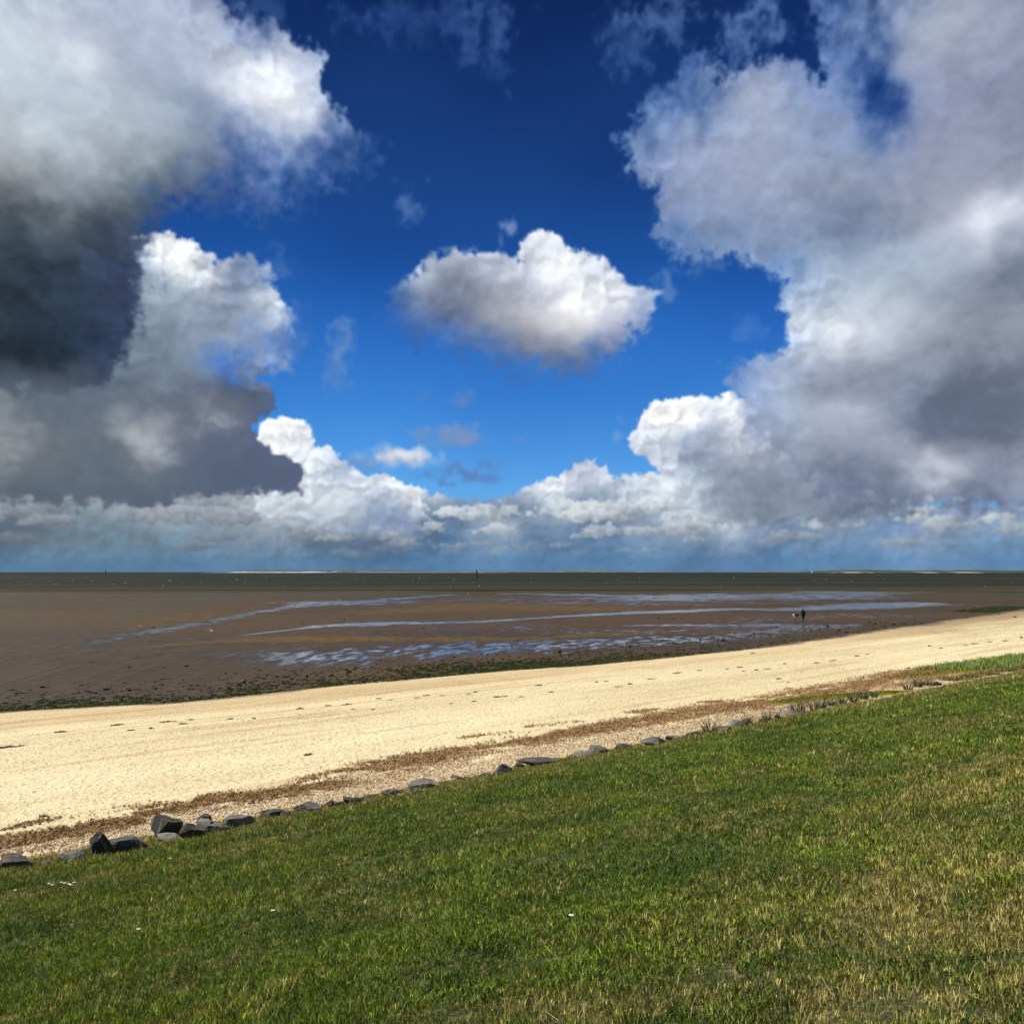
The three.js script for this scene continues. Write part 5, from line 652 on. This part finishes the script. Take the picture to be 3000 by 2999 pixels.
// ---------------------------------------------------------------- at sea: beacon, post, sailing boat, foam
{
  const black = new THREE.MeshStandardMaterial({ color: rgb(0.02, 0.02, 0.024), roughness: 0.8 }), pale = new THREE.MeshStandardMaterial({ color: rgb(0.78, 0.78, 0.75), roughness: 0.7 }), rust = new THREE.MeshStandardMaterial({ color: rgb(0.12, 0.06, 0.035), roughness: 0.9 });
  const bar = (a, b, r0, r1 = r0) => { const A = new THREE.Vector3(...a), v = new THREE.Vector3(...b).sub(A), g = new THREE.CylinderGeometry(r1, r0, v.length(), 10); g.translate(0, v.length() / 2, 0); g.applyQuaternion(new THREE.Quaternion().setFromUnitVectors(new THREE.Vector3(0, 1, 0), v.normalize())); g.translate(...a); return g; };
  const bx = (w, h, d, x, y, z) => { const g = new THREE.BoxGeometry(w, h, d); g.translate(x, y, z); return g; };
  { const z = -900, g = new THREE.Group(); g.position.set((1397 - 1500) / 2598.1 * 900, 0, z); tag(g, 'sea_beacon', 'dark beacon pile with white panels rising from the sea', 'beacon');
    for (const [x, zz] of [[-0.55, -0.4], [0.65, -0.3], [0.05, 0.6]]) part('leg', bar([x * 1.3, -1, zz * 1.3], [x * 0.6, 6.2, zz * 0.6], 0.3, 0.24), rust, g);
    part('collar', bx(1.5, 0.5, 1.5, 0, 2.6, 0), black, g); part('panel', bx(0.75, 2.3, 0.12, 0.08, 4.5, 0.75), pale, g); part('housing', bx(1.3, 2.6, 1.2, 0, 4.6, 0), black, g); part('platform', bx(2, 0.3, 2, 0, 6.3, 0), black, g); part('head', bar([-0.25, 6.4, 0], [-0.35, 8.8, 0], 0.55, 0.42), black, g); part('topmark', bar([0.5, 7.1, 0.4], [0.15, 9, 0.3], 0.36, 0.2), pale, g); part('lantern', bar([0.1, 8.8, 0], [0.1, 9.7, 0], 0.28, 0.2), black, g); }
  { const z = -2900, g = new THREE.Group(); g.position.set((311 - 1500) / 2598.1 * 2900, 0, z); tag(g, 'sea_post', 'thin dark marker post on the horizon at far left', 'post');
    part('pole', bar([0, -1, 0], [0, 9.5, 0], 1.05, 0.8), black, g); part('topmark', bar([-0.1, 9.3, 0], [-0.1, 13.2, 0], 1.25, 1.15), black, g); part('base', bar([0, -1, 0], [0, 1.6, 0], 1.9, 1.5), black, g); }
  { const z = -5200, g = new THREE.Group(); g.position.set((2377 - 1500) / 2598.1 * 5200, 0, z); tag(g, 'sailing_boat', 'tiny white sailing boat on the horizon right of centre', 'boat'); g.rotation.y = -0.7;
    const sail = (pts, x, n) => { const sh = new THREE.Shape(pts.map((p) => new THREE.Vector2(...p))), e = new THREE.ExtrudeGeometry(sh, { depth: 0.08, bevelEnabled: false, curveSegments: 4 }); e.translate(x, 0, 0); return part(n, e, pale, g); };
    const hull = new THREE.SphereGeometry(1, 16, 8, 0, 6.283, Math.PI / 2, Math.PI / 2); hull.scale(5.6, 1.5, 1.6); hull.translate(0, 1.3, 0); part('hull', mergeGeometries([hull, bx(9.5, 0.35, 2.2, 0, 1.35, 0)]), pale, g); part('mast', bar([0.4, 1.2, 0], [0.4, 19.5, 0], 0.16, 0.1), black, g);
    sail([[0, 2.6], [-5, 2.8], [0, 18.8]], 0.25, 'mainsail'); sail([[0, 2.2], [4.6, 2], [0, 16.5]], 0.6, 'jib'); }
  const r = rng(64), crest = new THREE.SphereGeometry(1, 10, 5, 0, 6.283, 0, Math.PI / 2), L = [];
  for (let i = 0; i < 210; i++) { const d = 430 * Math.pow(6, r() * r()), x = (r() * 2 - 1) * d * 0.68 - d * 0.1; if (x > d * 0.12 && r() < 0.65) continue; const k = d / 900 * mix(0.3, 1.3, r() * r()), v = 0.3 + 0.4 * r(); L.push([at(x, 0, -d, 0, (r() - 0.5) * 0.25, 0, k * mix(0.7, 2, r() * r()), k * 0.34, k * 0.5), new THREE.Color().setRGB(0.85 * v, 0.87 * v, 0.86 * v)]); }
  loose('wave_foam', 'small white wave crests flecking the sea', 'foam', [[crest, L]], new THREE.MeshStandardMaterial({ roughness: 0.9 }));
}

// ---------------------------------------------------------------- land on the horizon
function ridge(name, px0, px1, d, depth, profile, colour) {  // a long low island: rises from the water, crest, falls behind
  const x0 = (px0 - 1500) / 2598.1 * d, x1 = (px1 - 1500) / 2598.1 * d, us = steps(0, 1, 420), vs = [0, 0.04, 0.1, 0.18, 0.3, 0.42, 0.5, 0.7, 1];
  const hgt = (u, v) => { const p = profile(u), x = mix(px0, px1, u); return v === 0 || v === 1 ? -1.5 : p * (v < 0.5 ? Math.pow(v / 0.5, 0.8) : 1 - (v - 0.5)) * (1 + 0.3 * fbm(x * 0.13, v * 3, 4)) + smooth(0.15, 0.35, v) * p * 0.35 * Math.max(0, fbm(x * 0.5, v * 5 + 9, 4)); };
  setting(new THREE.Mesh(sheet(us, vs, (u, v) => [mix(x0, x1, u), hgt(u, v), -d - v * depth], (u, v) => colour(u, v, mix(px0, px1, u)), [1, 1]), new THREE.MeshStandardMaterial({ vertexColors: true, roughness: 1 })), name);
}
const WOOD = [0.03, 0.042, 0.026], DUNE = [0.5, 0.48, 0.43], HEATH = [0.11, 0.12, 0.075], FARLAND = [0.07, 0.08, 0.05];
const blend = (a, b, t) => a.map((v, i) => mix(v, b[i], t));
ridge('island', 560, 1500, 7600, 900, (u) => { const x = mix(560, 1500, u); return 2.2 * smooth(560, 600, x) * smooth(1500, 1470, x) + 13 * smooth(635, 690, x) * smooth(1290, 1100, x) + 7 * smooth(1050, 1200, x) * smooth(1500, 1440, x); }, (u, v, x) => { const sand = smooth(575, 600, x) * smooth(1010, 900, x) * smooth(0.22, 0.14, v + 0.05 * fbm(x * 0.06, 3, 3)) + smooth(1000, 1100, x) * smooth(0.2, 0.1, v) * 0.35; return blend(blend(WOOD, HEATH, smooth(0.1, 0.5, fbm(x * 0.09, v * 4, 3))), DUNE, clamp(sand)); });
ridge('far_coast', 1440, 2460, 11500, 900, (u) => { const x = mix(1440, 2460, u); return 12 + 7 * fbm(x * 0.035, 2, 4) + 8 * smooth(1650, 1690, x) * smooth(1830, 1780, x) - 4 * smooth(1830, 1960, x); }, (u, v, x) => blend(FARLAND, [0.16, 0.15, 0.1], smooth(0.1, 0.6, fbm(x * 0.05, v * 6, 4))));
ridge('headland', 2400, 3500, 6200, 1200, (u) => { const x = mix(2400, 3500, u); return 3 * smooth(2400, 2440, x) + 13 * smooth(2440, 2500, x) + 2 * fbm(x * 0.02, 5, 3); }, (u, v, x) => { const sand = smooth(0.2, 0.1, v) * smooth(0.05, 0.35, fbm(x * 0.022 + 1.7, 8, 3) + (x < 2660 ? 0.35 : 0)); return blend(blend(WOOD, [0.035, 0.05, 0.03], smooth(0, 0.5, fbm(x * 0.1, v * 4, 3))), [0.4, 0.33, 0.24], clamp(sand)); });

// ---------------------------------------------------------------- daisies in the turf
{
  const petal = new THREE.MeshStandardMaterial({ color: rgb(0.85, 0.85, 0.83), roughness: 0.7, side: THREE.DoubleSide }), eye = new THREE.MeshStandardMaterial({ color: rgb(0.7, 0.5, 0.04), roughness: 0.8 }), stem = leafMaterial({ color: rgb(0.08, 0.14, 0.03) });
  const d = new THREE.Group(), ps = [];
  part('stem', new THREE.CylinderGeometry(0.0012, 0.0016, 0.055, 6).translate(0, 0.0275, 0), stem, d);
  for (let i = 0; i < 14; i++) { const g = new THREE.SphereGeometry(0.0055, 6, 4); g.scale(1.35, 0.16, 0.42); g.translate(0.0085, 0.056, 0); g.rotateY(i / 14 * 6.283); ps.push(g); }
  part('petals', mergeGeometries(ps), petal, d); part('eye', new THREE.SphereGeometry(0.0045, 8, 6).scale(1, 0.6, 1).translate(0, 0.0575, 0), eye, d);
  [[-6.23,-12.23], [-6.1,-12.06], [-6.05,-12.2], [-5.95,-12.09], [-5.8,-11.9], [-5.7,-11.75], [-5.78,-12], [-5.72,-11.78], [-6.55,-11.99], [-3.37,-8.23], [-5.07,-13.46], [0.42,-6.45], [-2.15,-8.19]].forEach(([x, z], i) => { const o = i ? d.clone() : d; o.position.set(x, groundHeight(x, z) - 0.002, z); o.rotation.y = i; o.scale.setScalar(1.35); tag(o, 'daisy', i < 8 ? 'tiny white daisy in the small patch at the left of the turf' : 'tiny white daisy standing alone in the short grass', 'flower', i < 8 ? 'daisies in the left patch' : 'scattered daisies'); });
}
scene.traverse((o) => { if (o.isMesh) { o.castShadow = true; o.receiveShadow = true; } });
renderer.render(scene, camera);
